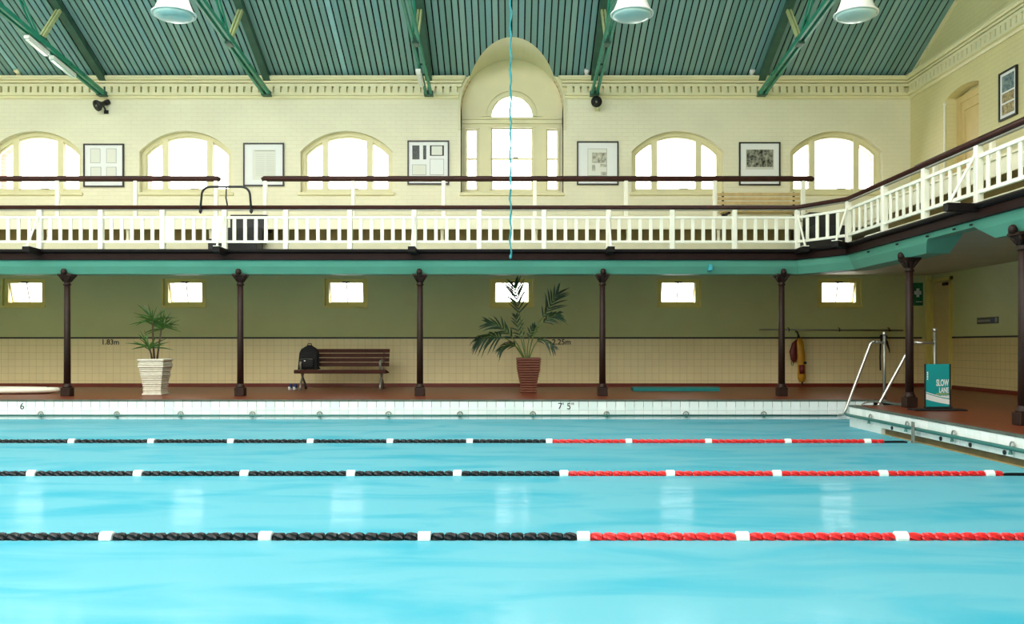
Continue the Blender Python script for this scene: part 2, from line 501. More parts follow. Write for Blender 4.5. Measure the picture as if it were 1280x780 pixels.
outer = [(XL - 0.4, -0.2), (XR + 0.4, -0.2), (XR + 0.4, EAVE), (nx, EAVE)]
t0 = math.asin((EAVE - NZ) / NR)
outer += [(NR * math.cos(t0 * (1 - i / 6)), NZ + NR * math.sin(t0 * (1 - i / 6))) for i in range(1, 7)]
outer += [(NR, AZ0), (-NR, AZ0)]
outer += [(-NR * math.cos(t0 * i / 6), NZ + NR * math.sin(t0 * i / 6)) for i in range(0, 7)]
outer += [(XL - 0.4, EAVE)]
holes = [arch(c, AW, AZ0, AZS, ARISE) for c in ARCH_W] + [rect(c - LW, c + LW, LZ0, LZ1) for c in LOW_W]
wall_back = struct('wall_back', 'cream painted brick back wall with arched windows above the gallery', 'wall', loc=(0, DW, DECK))
obj('brickwork', MB().panel([(XL - 0.4, 2.75), (XR + 0.4, 2.75)] + outer[2:], holes[:len(ARCH_W)], DW, DW + 0.24, back), M['wall'], wall_back)
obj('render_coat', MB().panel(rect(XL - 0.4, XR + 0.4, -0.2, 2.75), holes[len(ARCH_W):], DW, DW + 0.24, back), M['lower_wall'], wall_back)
obj('outer_brickwork', MB().panel([(XL - 0.4, 2.75), (XR + 0.4, 2.75)] + outer[2:], holes[:len(ARCH_W)], DW + 0.245, DW + 0.66, back), M['brick'], wall_back)
obj('outer_render', MB().panel(rect(XL - 0.4, XR + 0.4, -0.2, 2.75), holes[len(ARCH_W):], DW + 0.245, DW + 0.6, back), M['plaster'], wall_back)
obj('tile_dado', MB().box((XL, DW - 0.012, DECK), (XR, DW, 1.36)), M['dado'], wall_back)
obj('dado_line', MB().box((XL, DW - 0.022, 1.36), (8.9, DW, 1.395)), M['black'], wall_back)
o = place('depth_lettering', text_mesh('1.83m', 0.158, M['ink'], 'LEFT', bold=0.0025), wall_back, (X(127, DW), DW - 0.016, 1.235), UP)
o = place('depth_lettering', text_mesh('2.25m', 0.165, M['ink'], 'LEFT', bold=0.0025), wall_back, (X(690, DW), DW - 0.016, 1.235), UP)
struct('baseboard_back', 'red-brown skirting along the foot of the back wall', 'skirting', MB().box((XL, DW - 0.03, DECK), (XR, DW - 0.012, DECK + 0.075)), M['skirting'])

# right wall: below and above the gallery
D1, D2 = 17.95, 18.66          # lower door
wall_right = struct('wall_right', 'cream right wall under the gallery with a tiled lower half', 'wall', loc=(XR, 10, DECK))
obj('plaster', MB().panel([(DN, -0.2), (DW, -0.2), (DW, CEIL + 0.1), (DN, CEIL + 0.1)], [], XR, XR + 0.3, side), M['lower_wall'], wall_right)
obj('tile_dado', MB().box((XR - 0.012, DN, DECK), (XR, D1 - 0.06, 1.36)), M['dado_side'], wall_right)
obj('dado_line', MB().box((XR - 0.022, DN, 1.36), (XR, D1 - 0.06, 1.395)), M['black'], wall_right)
struct('baseboard_right', 'red-brown skirting along the foot of the right wall', 'skirting', MB().box((XR - 0.03, DN, DECK), (XR - 0.012, D1 - 0.07, DECK + 0.075)), M['skirting'])

ND0, ND1, NZ0, NZS = 16.03, 17.22, 3.6, 6.13
wall_up = struct('wall_upper_right', 'cream brick end wall above the right gallery rising into a gable', 'wall', loc=(XU, 10, GAL))
gable = [(DN - 0.3, CEIL + 0.05), (DW + 0.1, CEIL + 0.05), (DW + 0.1, EAVE), (RIDGE, zroof(RIDGE)), (DN - 0.3, zroof(DN - 0.3))]
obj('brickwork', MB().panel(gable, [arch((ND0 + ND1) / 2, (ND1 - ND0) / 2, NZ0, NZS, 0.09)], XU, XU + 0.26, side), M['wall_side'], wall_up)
obj('niche_back', MB().box((XU + 0.27, ND0 - 0.1, NZ0 - 0.1), (XU + 0.46, ND1 + 0.1, NZS + 0.3)), M['wall_side'], wall_up)
mb = MB()
mb.beam((XU - 0.02, DW, EAVE + 0.02), (XU - 0.02, RIDGE, zroof(RIDGE) + 0.02 - 0.03), 0.05, 0.14)
obj('raking_trim', mb, M['cream'], wall_up)

# left end wall: unseen windows added to light the left side; wall behind the camera
wl = [rect(d, d + 1.0, 4.2, 6.6) for d in (2.0, 6.5, 11.0)]
struct('wall_left', 'cream end wall at the far left of the hall with tall windows', 'wall',
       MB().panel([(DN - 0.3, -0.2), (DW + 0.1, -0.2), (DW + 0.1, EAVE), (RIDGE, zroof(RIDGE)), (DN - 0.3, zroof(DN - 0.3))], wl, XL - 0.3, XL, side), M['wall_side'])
struct('wall_front', 'plain cream wall behind the near pool edge', 'wall', MB().box((XL - 0.3, DN - 0.3, -0.2), (XR + 0.4, DN, zroof(DN) + 0.3)), M['wall'])

# ------------------------------------------------------------------ pool and deck
STEP_X, STEP_D = 5.95, 12.94
deck = [(XL, DN), (XR, DN), (XR, DW), (XL, DW)]
pool_hole = [(XL + 0.6, 0.6), (PX, 0.6), (PX, STEP_D), (STEP_X, STEP_D), (STEP_X, PW), (XL + 0.6, PW)]
floor = struct('floor', 'glossy red-brown tiled deck around the pool', 'floor', MB().panel(deck, [pool_hole], DECK - 0.12, DECK, lambda u, v, d: (u, v, d)), M['deck'])
edge = MB()
path = [(XL + 0.6, PW), (STEP_X, PW), (STEP_X, STEP_D), (PX, STEP_D), (PX, 0.6)]
edge.sweep(path, [(0.012, DECK - 0.022), (0.012, DECK + 0.004), (-0.05, DECK + 0.004), (-0.05, DECK - 0.022)])
struct('trim_1', 'thin dark edging along the rim of the pool', 'edging', edge, M['coping'])

basin = struct('pool_basin', 'turquoise pool basin below the water', 'pool', loc=(-5, 7, -2.2))
mb = MB()
mb.panel(pool_hole, [], -2.3, -2.15, lambda u, v, d: (u, v, d))
obj('basin_floor', mb, M['basin'], basin)
mb = MB()
for (a, b) in zip(pool_hole, pool_hole[1:] + pool_hole[:1]):
    if a[0] == b[0]:
        s = -1 if a[0] < -10 else 1
        mb.box((a[0] + 0.02 * s, min(a[1], b[1]) - 0.1, -2.2), (a[0] + 0.2 * s, max(a[1], b[1]) + 0.1, -0.03))
    else:
        s = -1 if a[1] < 1 else (1 if a[1] > 14 else -1)
        mb.box((min(a[0], b[0]) - 0.1, a[1] + 0.02 * s, -2.2), (max(a[0], b[0]) + 0.1, a[1] + 0.2 * s, -0.03))
obj('basin_wall', mb, M['basin'], basin)
wx0, wx1 = XL + 0.6, STEP_X
wmb = MB().panel(pool_hole, [], -0.001, 0.0, lambda u, v, d: (u, v, d)); wmb = MB().add([(u, v, 0) for u, v in pool_hole], [tuple(range(6))])
tag(obj('water', wmb, M['water']), 'smooth turquoise pool water divided by three lane ropes', 'water', None, 'structure')

# white tiled pool walls above the water
TP = 0.1515
tile_b = MB().bbox((-TP / 2 + 0.003, -0.006, -TP / 2 + 0.003), (TP / 2 - 0.003, 0.012, TP / 2 - 0.003), 0.003).mesh('tile'); tile_b.materials.append(M['tile'])
pwb = struct('wall_pool_back', 'white tiled pool side under the far deck', 'wall', loc=(0, PW, 0))
obj('grout', MB().box((XL + 0.6, PW + 0.006, -0.12), (STEP_X + 0.1, PW + 0.2, DECK - 0.02)), M['grout'], pwb)
nx_t = 113
for i in range(nx_t):
    xx = STEP_X - TP / 2 - i * TP
    for k, zz in enumerate((DECK - 0.022 - TP / 2, DECK - 0.022 - TP * 1.5)):
        place('tile', tile_b, pwb, (xx, PW, zz))
obj('tile_course', MB().box((XL + 0.6, PW + 0.001, -0.12), (STEP_X - nx_t * TP, PW + 0.008, DECK - 0.022)), M['tile'], pwb)
for s, px in (('6', 28), ("7' 5\"", 707.5)):
    place('depth_numeral', text_mesh(s, 0.15, M['ink']), pwb, (X(px, PW), PW - 0.009, Z(511.5, PW)), UP)

pwr = struct('wall_pool_right', 'white tiled pool side under the right deck', 'wall', loc=(PX, 9, 0))
obj('grout', MB().box((PX + 0.006, 0.6, 0.08), (PX + 0.25, STEP_D - 0.002, DECK - 0.02)), M['grout'], pwr)
tile_r = MB().bbox((-0.006, -TP / 2 + 0.003, -0.5), (0.012, TP / 2 - 0.003, 0.5), 0.003).mesh('tile'); tile_r.materials.append(M['tile'])
nr_t = 56
for i in range(nr_t):
    yy = STEP_D - TP / 2 - i * TP
    place('tile', tile_r, pwr, (PX, yy, 0.236), scale=(1, 1, 0.112))
    place('tile', tile_r, pwr, (PX, yy, 0.130), scale=(1, 1, 0.092))
obj('tile_course', MB().box((PX + 0.001, 0.6, 0.08), (PX + 0.008, STEP_D - nr_t * TP, DECK - 0.022)), M['tile'], pwr)
GD = 11.83
obj('gutter', MB().box((PX + 0.05, 0.6, -0.10), (PX + 0.25, GD, 0.084)), M['gutter'], pwr)
obj('gutter_lip', MB().box((PX - 0.004, 0.6, -0.12), (PX + 0.05, GD, -0.022)).box((PX - 0.006, 0.6, -0.022), (PX + 0.05, GD, 0.004)), M['dado_side'], pwr)
obj('tile_end', MB().box((PX - 0.004, GD, -0.12), (PX + 0.25, STEP_D, 0.084)), M['tile'], pwr)
obj('step_wall', MB().box((STEP_X, STEP_D, -0.12), (STEP_X + 0.2, PW, DECK - 0.022)).box((PX, STEP_D, -0.12), (STEP_X + 0.1, STEP_D - 0.2, DECK - 0.13)), M['tile'], pwr)
inl = MB().tube([(0, 0, 0), (-0.014, 0, 0)], 0.026, 12).mesh('inlet'); inl.materials.append(M['black'])
for px in (1116, 1177, 1214, 1257):
    place('inlet', inl, pwr, (PX - 0.004, PX * F / (px - 640.0), 0.115))

# grab pipes along the pool sides
def ring_mb(c, ax):
    mb = MB(); pts = []
    for i in range(13):
        a = -0.3 + (PI + 0.6) * i / 12
        p = (math.cos(a) * 0.042, math.sin(a) * 0.042)
        pts.append((c[0] + (p[0] if ax == 'x' else -0.02), c[1] + (p[0] if ax == 'y' else -0.02), c[2] + p[1]))
    return mb.tube(pts, 0.009, 6)
t = thing('grab_pipe', 'grey-teal pipe running along the far pool side just above water', 'pipe', (X(1048, PW), PW - 0.05, 0.065))
obj('pipe', MB().tube([(-12, PW - 0.05, 0.065), (X(1045, PW), PW - 0.05, 0.065)], 0.016, 8), M['pipe'], t, True)
for px in (-40, 52, 147, 226.5, 316, 400, 486, 575, 666, 758, 857, 954):
    b = obj('bracket', MB().lathe([(0.03, -0.03), (0.012, -0.01), (0.012, 0.01)], (X(px, PW), PW - 0.05, 0.06), 8).beam((X(px, PW), PW - 0.05, 0.065), (X(px, PW), PW - 0.016, 0.08), 0.02, 0.02), M['pipe'], t)
    obj('ring', ring_mb((X(px, PW), PW - 0.01, 0.085), 'x'), M['dull_steel'], b, True)
t = thing('grab_pipe', 'grey-teal pipe running along the right pool side above the gutter', 'pipe', (PX - 0.05, STEP_D, 0.18))
obj('pipe', MB().tube([(PX - 0.03, STEP_D + 0.06, 0.176), (PX - 0.045, STEP_D + 0.02, 0.176), (PX - 0.05, STEP_D - 0.1, 0.176), (PX - 0.05, 1.0, 0.176)], 0.022, 8), M['pipe'], t, True)
for px in (1086, 1132, 1190, 1263, 1360):
    d = (PX - 0.05) * F / (px - 640.0)
    b = obj('bracket', MB().lathe([(0.022, -0.05), (0.014, -0.01), (0.014, 0.01)], (PX - 0.05, d, 0.165), 8).beam((PX - 0.05, d, 0.176), (PX - 0.016, d, 0.19), 0.02, 0.02), M['pipe'], t)
    obj('ring', ring_mb((PX - 0.01, d, 0.20), 'y'), M['dull_steel'], b, True)
d = (PX - 0.06) * F / (1144 - 640.0)
t = thing('rope_anchor', 'upright grey metal anchor plate on the right pool side', 'anchor', (PX - 0.06, d, -0.03))
obj('plate', MB().bbox((PX - 0.095, d - 0.035, -0.06), (PX - 0.078, d + 0.035, 0.265), 0.004), M['dull_steel'], t)
obj('bolt', MB().lathe([(0.012, 0), (0.012, 0.02)], (PX - 0.098, d, 0.2), 8), M['dull_steel'], t)
obj('bolt', MB().lathe([(0.012, 0), (0.012, 0.02)], (PX - 0.098, d, 0.09), 8), M['dull_steel'], t)
obj('hook', MB().tube([(PX - 0.075, d, 0.03), (PX - 0.12, d, 0.03), (PX - 0.13, d, 0.01), (PX - 0.11, d, 0.0)], 0.007, 6), M['dull_steel'], t)

# ------------------------------------------------------------------ roof
VEND = {}
def vault_end(x):
    """where the small barrel vault over the middle window meets the sloping boards"""
    if abs(x) >= nx: return DW
    z = NZ + math.sqrt(NR * NR - x * x)
    return DW - (z - EAVE) / PITCH


ceiling = struct('ceiling', 'sloping teal boarded roof lining with dark gaps between the boards', 'ceiling', loc=(0, DW, EAVE))
PTOP = 12.6
pitch_w, pw = 0.131, 0.101
slope = math.atan(PITCH)
L = (DW - PTOP) / math.cos(slope)
# board mesh: local x across, local y up the slope
pl = MB().bbox((-pw / 2, 0, -0.012), (pw / 2, L, 0.012), 0.004).mesh('plank'); pl.materials.append(M['plank']); plp = pl.copy(); plp.materials.clear(); plp.materials.append(M['plank_pale'])
x = XU - 0.02 - pitch_w / 2
while x > -13.0:
    if abs(x) - pw / 2 >= nx:
        o = place('plank', plp if min(abs(x + 10.62), abs(x + 3.58)) < 0.065 else pl, ceiling, (x, DW, EAVE + 0.012)); o.rotation_euler = (slope, 0, PI)
    else:
        a, b = vault_end(x - pw / 2), vault_end(x + pw / 2)
        mb = MB()
        def zr(d, k): return EAVE + PITCH * (DW - d) + k
        vs = []
        for k in (0.0, 0.024):
            vs += [(x - pw / 2, a, zr(a, k)), (x + pw / 2, b, zr(b, k)), (x + pw / 2, PTOP, zr(PTOP, k)), (x - pw / 2, PTOP, zr(PTOP, k))]
        mb.add(vs, [(0, 1, 2, 3), (7, 6, 5, 4), (0, 4, 5, 1), (1, 5, 6, 2), (2, 6, 7, 3), (3, 7, 4, 0)])
        obj('plank', mb, M['plank'], ceiling)
    x -= pitch_w
o = [(XL, DW + 0.3), (-1.1, DW + 0.3), (-1.1, DW + 0.005), (-nx, DW + 0.005)] + [(-nx + 2 * nx * i / 24, vault_end(-nx + 2 * nx * i / 24) + 0.066) for i in range(25)] + [(nx, DW + 0.005), (1.1, DW + 0.005), (1.1, DW + 0.3), (XU + 0.2, DW + 0.3), (XU + 0.2, PTOP), (XL, PTOP)]
obj('backing', MB().panel(o, [], 0.03, 0.06, lambda u, v, d: (u, v, EAVE + PITCH * (DW - v) + d)), M['gap'], ceiling)
# upper roof: unseen glazing added to light the left and middle of the hall
GX0, GX1 = XL + 1.0, 2.8
GD0, GD1 = 3.4, -2.6      # added glazing in the slope behind the camera
HD0, HD1 = 12.4, 8.2             # and in the slope above the far lanes
def slab(mb, x0, x1, d0, d1, th=0.06):
    mb.add([(x0, d0, zroof(d0)), (x1, d0, zroof(d0)), (x1, d1, zroof(d1)), (x0, d1, zroof(d1)),
            (x0, d0, zroof(d0) + th), (x1, d0, zroof(d0) + th), (x1, d1, zroof(d1) + th), (x0, d1, zroof(d1) + th)],
           [(0, 1, 2, 3), (7, 6, 5, 4), (0, 4, 5, 1), (1, 5, 6, 2), (2, 6, 7, 3), (3, 7, 4, 0)])
mb = MB()
slab(mb, XL - 0.2, XU + 0.2, PTOP, HD0); slab(mb, GX1, XU + 0.2, HD0, HD1); slab(mb, XL - 0.2, GX0, HD0, HD1)
slab(mb, XL - 0.2, XU + 0.2, HD1, RIDGE); slab(mb, XL - 0.2, XU + 0.2, RIDGE, GD0)
slab(mb, GX1, XU + 0.2, GD0, GD1); slab(mb, XL - 0.2, GX0, GD0, GD1); slab(mb, XL - 0.2, XU + 0.2, GD1, DN - 0.4)
obj('upper_lining', mb, M['plank'], ceiling)
sky = struct('window_skylight', 'glazed ridge strip in the roof over the pool', 'window', loc=(-6, 0, zroof(0.0)))
mb = MB()
for i in range(15):
    xx = GX0 + (GX1 - GX0) * i / 14
    mb.beam((xx, GD0, zroof(GD0) + 0.03), (xx, GD1, zroof(GD1) + 0.03), 0.04, 0.06)
    mb.beam((xx, HD0, zroof(HD0) + 0.03), (xx, HD1, zroof(HD1) + 0.03), 0.04, 0.06)
obj('glazing_bars', mb, M['white'], sky)
portal('skylight', ((GX0 + GX1) / 2, (HD0 + HD1) / 2, (zroof(HD0) + zroof(HD1)) / 2 + 0.15), (-slope, 0, 0), GX1 - GX0, (HD0 - HD1) / math.cos(slope))
portal('skylight', ((GX0 + GX1) / 2, (GD0 + GD1) / 2, (zroof(GD0) + zroof(GD1)) / 2 + 0.15), (slope, 0, 0), GX1 - GX0, (GD0 - GD1) / math.cos(slope))
for d in (2.0, 6.5, 11.0):
    portal('end_window', (XL - 0.35, d + 0.5, 5.4), (0, -PI / 2, 0), 2.4, 1.0)
for c in ARCH_W + [0.0]:
    portal('arch_window', (c, DW + 0.85, 5.2), (-PI / 2, 0, 0), 2.0, 1.5)

# ------------------------------------------------------------------ middle niche, vault and Venetian window
NB = DW + 0.32
niche = struct('wall_niche', 'tall arched recess in the middle of the back wall', 'wall', loc=(0, DW, AZ0))
mb = MB(); angs = sorted([PI * i / 32 for i in range(33)] + [t0, PI - t0])
pts = [(-NR, AZ0), ] + [(-NR * math.cos(a), NZ + NR * math.sin(a)) for a in angs] + [(NR, AZ0)]
vs = []; fs = []
for (u, v) in pts:
    vs += [(u, NB, v), (u, min(DW - 0.004, vault_end(u) + 0.004) if v > EAVE + 0.001 else DW - 0.004, v)]
for i in range(len(pts) - 1): fs.append((2 * i, 2 * i + 1, 2 * i + 3, 2 * i + 2))
mb.add(vs, fs)
obj('vault', mb, M['plaster'], niche)
for sgn in (-1, 1):
    obj('closing_board', MB().box((sgn * 0.93, DW + 0.001, EAVE + 0.001), (sgn * 1.25, DW + 0.3, EAVE + 0.1)), M['plaster'], niche)
# raised band round the mouth of the recess
bo, bi = NR + 0.06, NR + 0.002
band = MB()
pa = [(-NR, AZ0 + 1.2)] + [(-NR * math.cos(t0 * i / 8), NZ + NR * math.sin(t0 * i / 8)) for i in range(9)]
for sgn in (1, -1):
    out = [(-bo * sgn, 5.9)] + [(-sgn * bo * math.cos(t0 * 0.93 * i / 8), NZ + bo * math.sin(t0 * 0.93 * i / 8)) for i in range(9)]
    inn = [(-sgn * bi * math.cos(t0 * i / 8), NZ + bi * math.sin(t0 * i / 8)) for i in range(8, -1, -1)] + [(-bi * sgn, 5.9)]
    band.panel(out + inn, [], DW - 0.03, DW + 0.01, back)
obj('archivolt', band, M['plaster'], niche)

win = struct('window_1', 'tall three-part window with a half-round light in the middle recess', 'window', loc=(0, NB, AZ0))
zt = Z(148, NB)       # springing of the half-round light
S = F / NB
cw, sw0, sw1 = 26.0 / S, 43.5 / S, 57.5 / S
ztop, zsil = Z(159.5, NB), Z(238, NB)
lun = [(25.5 / S * math.cos(PI * i / 20), Z(146, NB) + 25.5 / S * math.sin(PI * i / 20)) for i in range(21)]
wo = [(-NR - 0.1, AZ0 - 0.1), (NR + 0.1, AZ0 - 0.1), (NR + 0.1, NZ + NR + 0.3), (-NR - 0.1, NZ + NR + 0.3)]
wh = [rect(-cw, cw, zsil, ztop), rect(-sw1, -sw0, zsil, ztop - 0.03), rect(sw0, sw1, zsil, ztop - 0.03), lun]
obj('surround', MB().panel(wo, wh, NB, NB + 0.12, back), M['cream'], win)
for r0, r1, dd in ((26.5, 30.5, 0.05), (32, 37.5, 0.03)):
    o = [(r1 / S * math.cos(PI * i / 20), Z(146, NB) + r1 / S * math.sin(PI * i / 20)) for i in range(21)]
    n_ = [(r0 / S * math.cos(PI * i / 20), Z(146, NB) + r0 / S * math.sin(PI * i / 20)) for i in range(20, -1, -1)]
    obj('arch_moulding', MB().panel(o + n_, [], NB - dd, NB + 0.01, back), M['cream'], win)
obj('transom', MB().bbox((-NR + 0.01, NB - 0.07, Z(150, NB)), (NR - 0.01, NB + 0.01, Z(147, NB)), 0.008).bbox((-NR + 0.01, NB - 0.04, Z(155, NB)), (NR - 0.01, NB + 0.01, Z(150, NB)), 0.006), M['cream'], win)
for a, b, zz in ((-cw, cw, ztop), (-sw1, -sw0, ztop - 0.03), (sw0, sw1, ztop - 0.03)):
    mz = Z(198, NB)
    s_ = obj('sash', MB().panel(rect(a - 0.01, b + 0.01, zsil, zz), [rect(a + 0.025, b - 0.025, zsil + 0.035, mz - 0.02), rect(a + 0.025, b - 0.025, mz + 0.02, zz - 0.02)], NB + 0.06, NB + 0.10, back), M['cream'], win)
    for z0, z1 in ((zsil + 0.035, mz - 0.02), (mz + 0.02, zz - 0.02)):
        obj('pane', MB().box((a + 0.025, NB + 0.078, z0), (b - 0.025, NB + 0.084, z1)), M['glass'], s_)
    for q in (a, b):
        obj('architrave', MB().bbox((q - (0.035 if q == a else 0), NB - 0.025, zsil), (q + (0.035 if q == b else 0), NB + 0.01, zz + 0.03), 0.005), M['cream'], win)
    obj('head_moulding', MB().bbox((a - 0.05, NB - 0.03, zz), (b + 0.05, NB + 0.01, zz + 0.035), 0.005), M['cream'], win)
obj('pane', MB().panel(lun, [], NB + 0.078, NB + 0.084, back), M['glass'], win)
obj('sash_handle', MB().bbox((0.02, NB + 0.04, Z(197, NB)), (0.14, NB + 0.06, Z(196, NB)), 0.002), M['black'], win)
obj('sill', MB().bbox((-NR - 0.02, DW - 0.05, AZ0 - 0.06), (NR + 0.02, NB + 0.02, AZ0 + 0.005), 0.008), M['cream'], win)

# ------------------------------------------------------------------ arched gallery windows
def arch_window(n, c, label):
    w = struct('window_%d' % n, label, 'window', loc=(c, DW + 0.16, AZ0))
    d0, d1 = DW + 0.14, DW + 0.22
    a0 = AW - 0.002
    fo = arch(c, a0, AZ0, AZS, ARISE); fi = arch(c, AW, AZ0, AZS, ARISE, inset=0.085)
    obj('frame', MB().panel(fo, [fi], d0, d1, back), M['cream'], w)
    obj('glazing_bead', MB().panel(arch(c, AW, AZ0, AZS, ARISE, inset=0.083), [arch(c, AW, AZ0, AZS, ARISE, inset=0.12)], d0 + 0.03, d1 + 0.02, back), M['cream'], w)
    m0, m1 = 0.42, 0.55
    for s in (-1, 1):
        xa, xb = sorted((c + s * m0, c + s * m1))
        za, zb = arch_z(xa, c, AW, AZS, ARISE, 0.05), arch_z(xb, c, AW, AZS, ARISE, 0.05)
        obj('mullion', MB().panel([(xa, AZ0 + 0.02), (xb, AZ0 + 0.02), (xb, zb), (xa, za)], [], d0 - 0.01, d1 + 0.02, back), M['cream'], w)
    for xa, xb in ((c - AW + 0.1, c - m1), (c - m0, c + m0), (c + m1, c + AW - 0.1)):
        top = [(xa + (xb - xa) * i / 8, arch_z(xa + (xb - xa) * i / 8, c, AW, AZS, ARISE, 0.1)) for i in range(9)]
        obj('pane', MB().panel([(xa, AZ0 + 0.1), (xb, AZ0 + 0.1)] + top[::-1], [], d1 - 0.02, d1 - 0.014, back), M['glass'], w)
    obj('stay', MB().beam((c + 0.06, d0 - 0.02, AZ0 + 0.115), (c + 0.24, d0 - 0.02, AZ0 + 0.115), 0.02, 0.015), M['dull_steel'], w)
    obj('sill', MB().bbox((c - AW - 0.05, DW - 0.045, AZ0 - 0.055), (c + AW + 0.05, d0 + 0.02, AZ0 + 0.01), 0.008), M['cream'], w)
names = ['far left beyond the frame', 'at the far left', 'between the first two framed pictures from the left',
         'left of the picture with four small prints', 'right of the picture of a printed page', 'nearest the right end wall']
for i, c in enumerate(ARCH_W): arch_window(i + 2, c, 'arched three-light window above the gallery, ' + names[i])

# ------------------------------------------------------------------ small windows below the gallery
def low_window(n, c, label):
    w = struct('window_%d' % n, label, 'window', loc=(c, DW + 0.1, LZ0))
    d0 = DW + 0.06
    a, b = c - LW, c + LW
    obj('frame', MB().panel(rect(a + 0.002, b - 0.002, LZ0 + 0.002, LZ1 - 0.002), [rect(a + 0.08, b - 0.08, LZ0 + 0.08, LZ1 - 0.075)], d0, d0 + 0.07, back), M['cream_dark'], w)
    # tilted hopper sash
    s0 = (a + 0.075, b - 0.075, LZ0 + 0.075, LZ1 - 0.07)
    def tilt(u, v, d):
        k = (v - s0[2]) / (s0[3] - s0[2]); return (u, d + (1 - k) * 0.14, v)
    s_ = obj('sash', MB().panel(rect(*s0), [rect(s0[0] + 0.025, s0[1] - 0.025, s0[2] + 0.03, s0[3] - 0.02)], d0 + 0.035, d0 + 0.07, tilt), M['cream'], w)
    obj('pane', MB().panel(rect(s0[0] + 0.02, s0[1] - 0.02, s0[2] + 0.02, s0[3] - 0.015), [], d0 + 0.05, d0 + 0.056, tilt), M['glass'], s_)
    obj('glazing_bar', MB().panel(rect(c - 0.012, c + 0.012, s0[2] + 0.02, s0[3] - 0.015), [], d0 + 0.058, d0 + 0.07, tilt), M['cream'], s_)
    obj('latch', MB().bbox((c - 0.08, d0 - 0.02, LZ1 - 0.085), (c + 0.08, d0 + 0.01, LZ1 - 0.06), 0.004), M['black'], w)
    obj('sill', MB().bbox((a - 0.03, DW - 0.03, LZ0 - 0.035), (b + 0.03, d0 + 0.02, LZ0 + 0.012), 0.006), M['cream_dark'], w)
    obj('architrave', MB().panel(rect(a - 0.03, b + 0.03, LZ0, LZ1 + 0.012), [rect(a, b, LZ0 - 0.001, LZ1)], DW - 0.012, DW + 0.004, back) if False else MB().box((a - 0.03, DW - 0.012, LZ0), (a, DW, LZ1)).box((b, DW - 0.012, LZ0), (b + 0.03, DW, LZ1)), M['cream_dark'], w)
names = ['beyond the left edge', 'at the far left', 'above the white planter', 'above the wooden bench', 'behind the palm fronds',
         'above the teal mat', 'nearest the green safety sign']
for i, c in enumerate(LOW_W): low_window(i + 8, c, 'small hopper window under the gallery, ' + names[i])

# ------------------------------------------------------------------ doors
d1 = struct('door_1', 'cream door under the gallery in the far right corner', 'door', loc=(XR, (D1 + D2) / 2, DECK))
obj('leaf', MB().bbox((XR - 0.03, D1, DECK + 0.01), (XR + 0.01, D2 - 0.02, 2.56), 0.004), M['door'], d1)
obj('architrave', MB().box((XR - 0.05, D1 - 0.08, DECK), (XR, D1, 2.65)).box((XR - 0.05, D2 - 0.02, DECK), (XR, D2 + 0.06, 2.65)).box((XR - 0.05, D1 - 0.08, 2.57), (XR, D2 + 0.06, 2.65)), M['cream_dark'], d1)
obj('handle', MB().tube([(XR - 0.03, D2 - 0.1, 1.33), (XR - 0.09, D2 - 0.1, 1.33), (XR - 0.09, D2 - 0.22, 1.33)], 0.012, 6).box((XR - 0.036, D2 - 0.13, 1.25), (XR - 0.03, D2 - 0.07, 1.45)), M['black'], d1)
obj('closer', MB().bbox((XR - 0.09, D1 + 0.03, 2.47), (XR - 0.03, D1 + 0.2, 2.53), 0.006), M['black'], d1)
struct('trim_2', 'olive timber post trim at the right end of the back wall', 'trim', MB().bbox((X(1156.5, DW), DW - 0.06, DECK), (X(1162.5, DW), DW, CEIL), 0.006), M['cream_dark'])

d2 = struct('door_2', 'cream panelled door in the arched recess of the right gallery wall', 'door', loc=(XU + 0.25, 16.6, GAL))
px0 = XU + 0.2
obj('frame', MB().panel([(ND0, NZ0), (ND1, NZ0), (ND1, NZS), (ND0, NZS)], [rect(ND0 + 0.1, ND1 - 0.16, NZ0 + 0.02, NZS - 0.13)], px0, px0 + 0.05, side), M['door'], d2)
obj('leaf', MB().panel([(ND0 + 0.1, NZ0), (ND1 - 0.16, NZ0), (ND1 - 0.16, NZS - 0.12), (ND0 + 0.1, NZS - 0.12)], [rect(ND0 + 0.22, ND1 - 0.28, NZ0 + 1.1, NZS - 0.3)], px0 + 0.02, px0 + 0.06, side), M['door'], d2)
obj('panel', MB().box((px0 + 0.045, ND0 + 0.2, NZ0 + 1.0), (px0 + 0.055, ND1 - 0.26, NZS - 0.28)), M['door'], d2)
t = thing('conduit', 'thin pale vertical conduit left of the recessed gallery door', 'conduit', (XU - 0.02, 17.24, 3.6))
obj('tube', MB().tube([(XU - 0.02, 17.26, 3.65), (XU - 0.02, 17.26, 6.0)], 0.018, 8), M['white'], t)
obj('cap', MB().lathe([(0.025, 0), (0.03, 0.03), (0.02, 0.06), (0.005, 0.07)], (XU - 0.02, 17.26, 6.0), 8), M['white'], t)

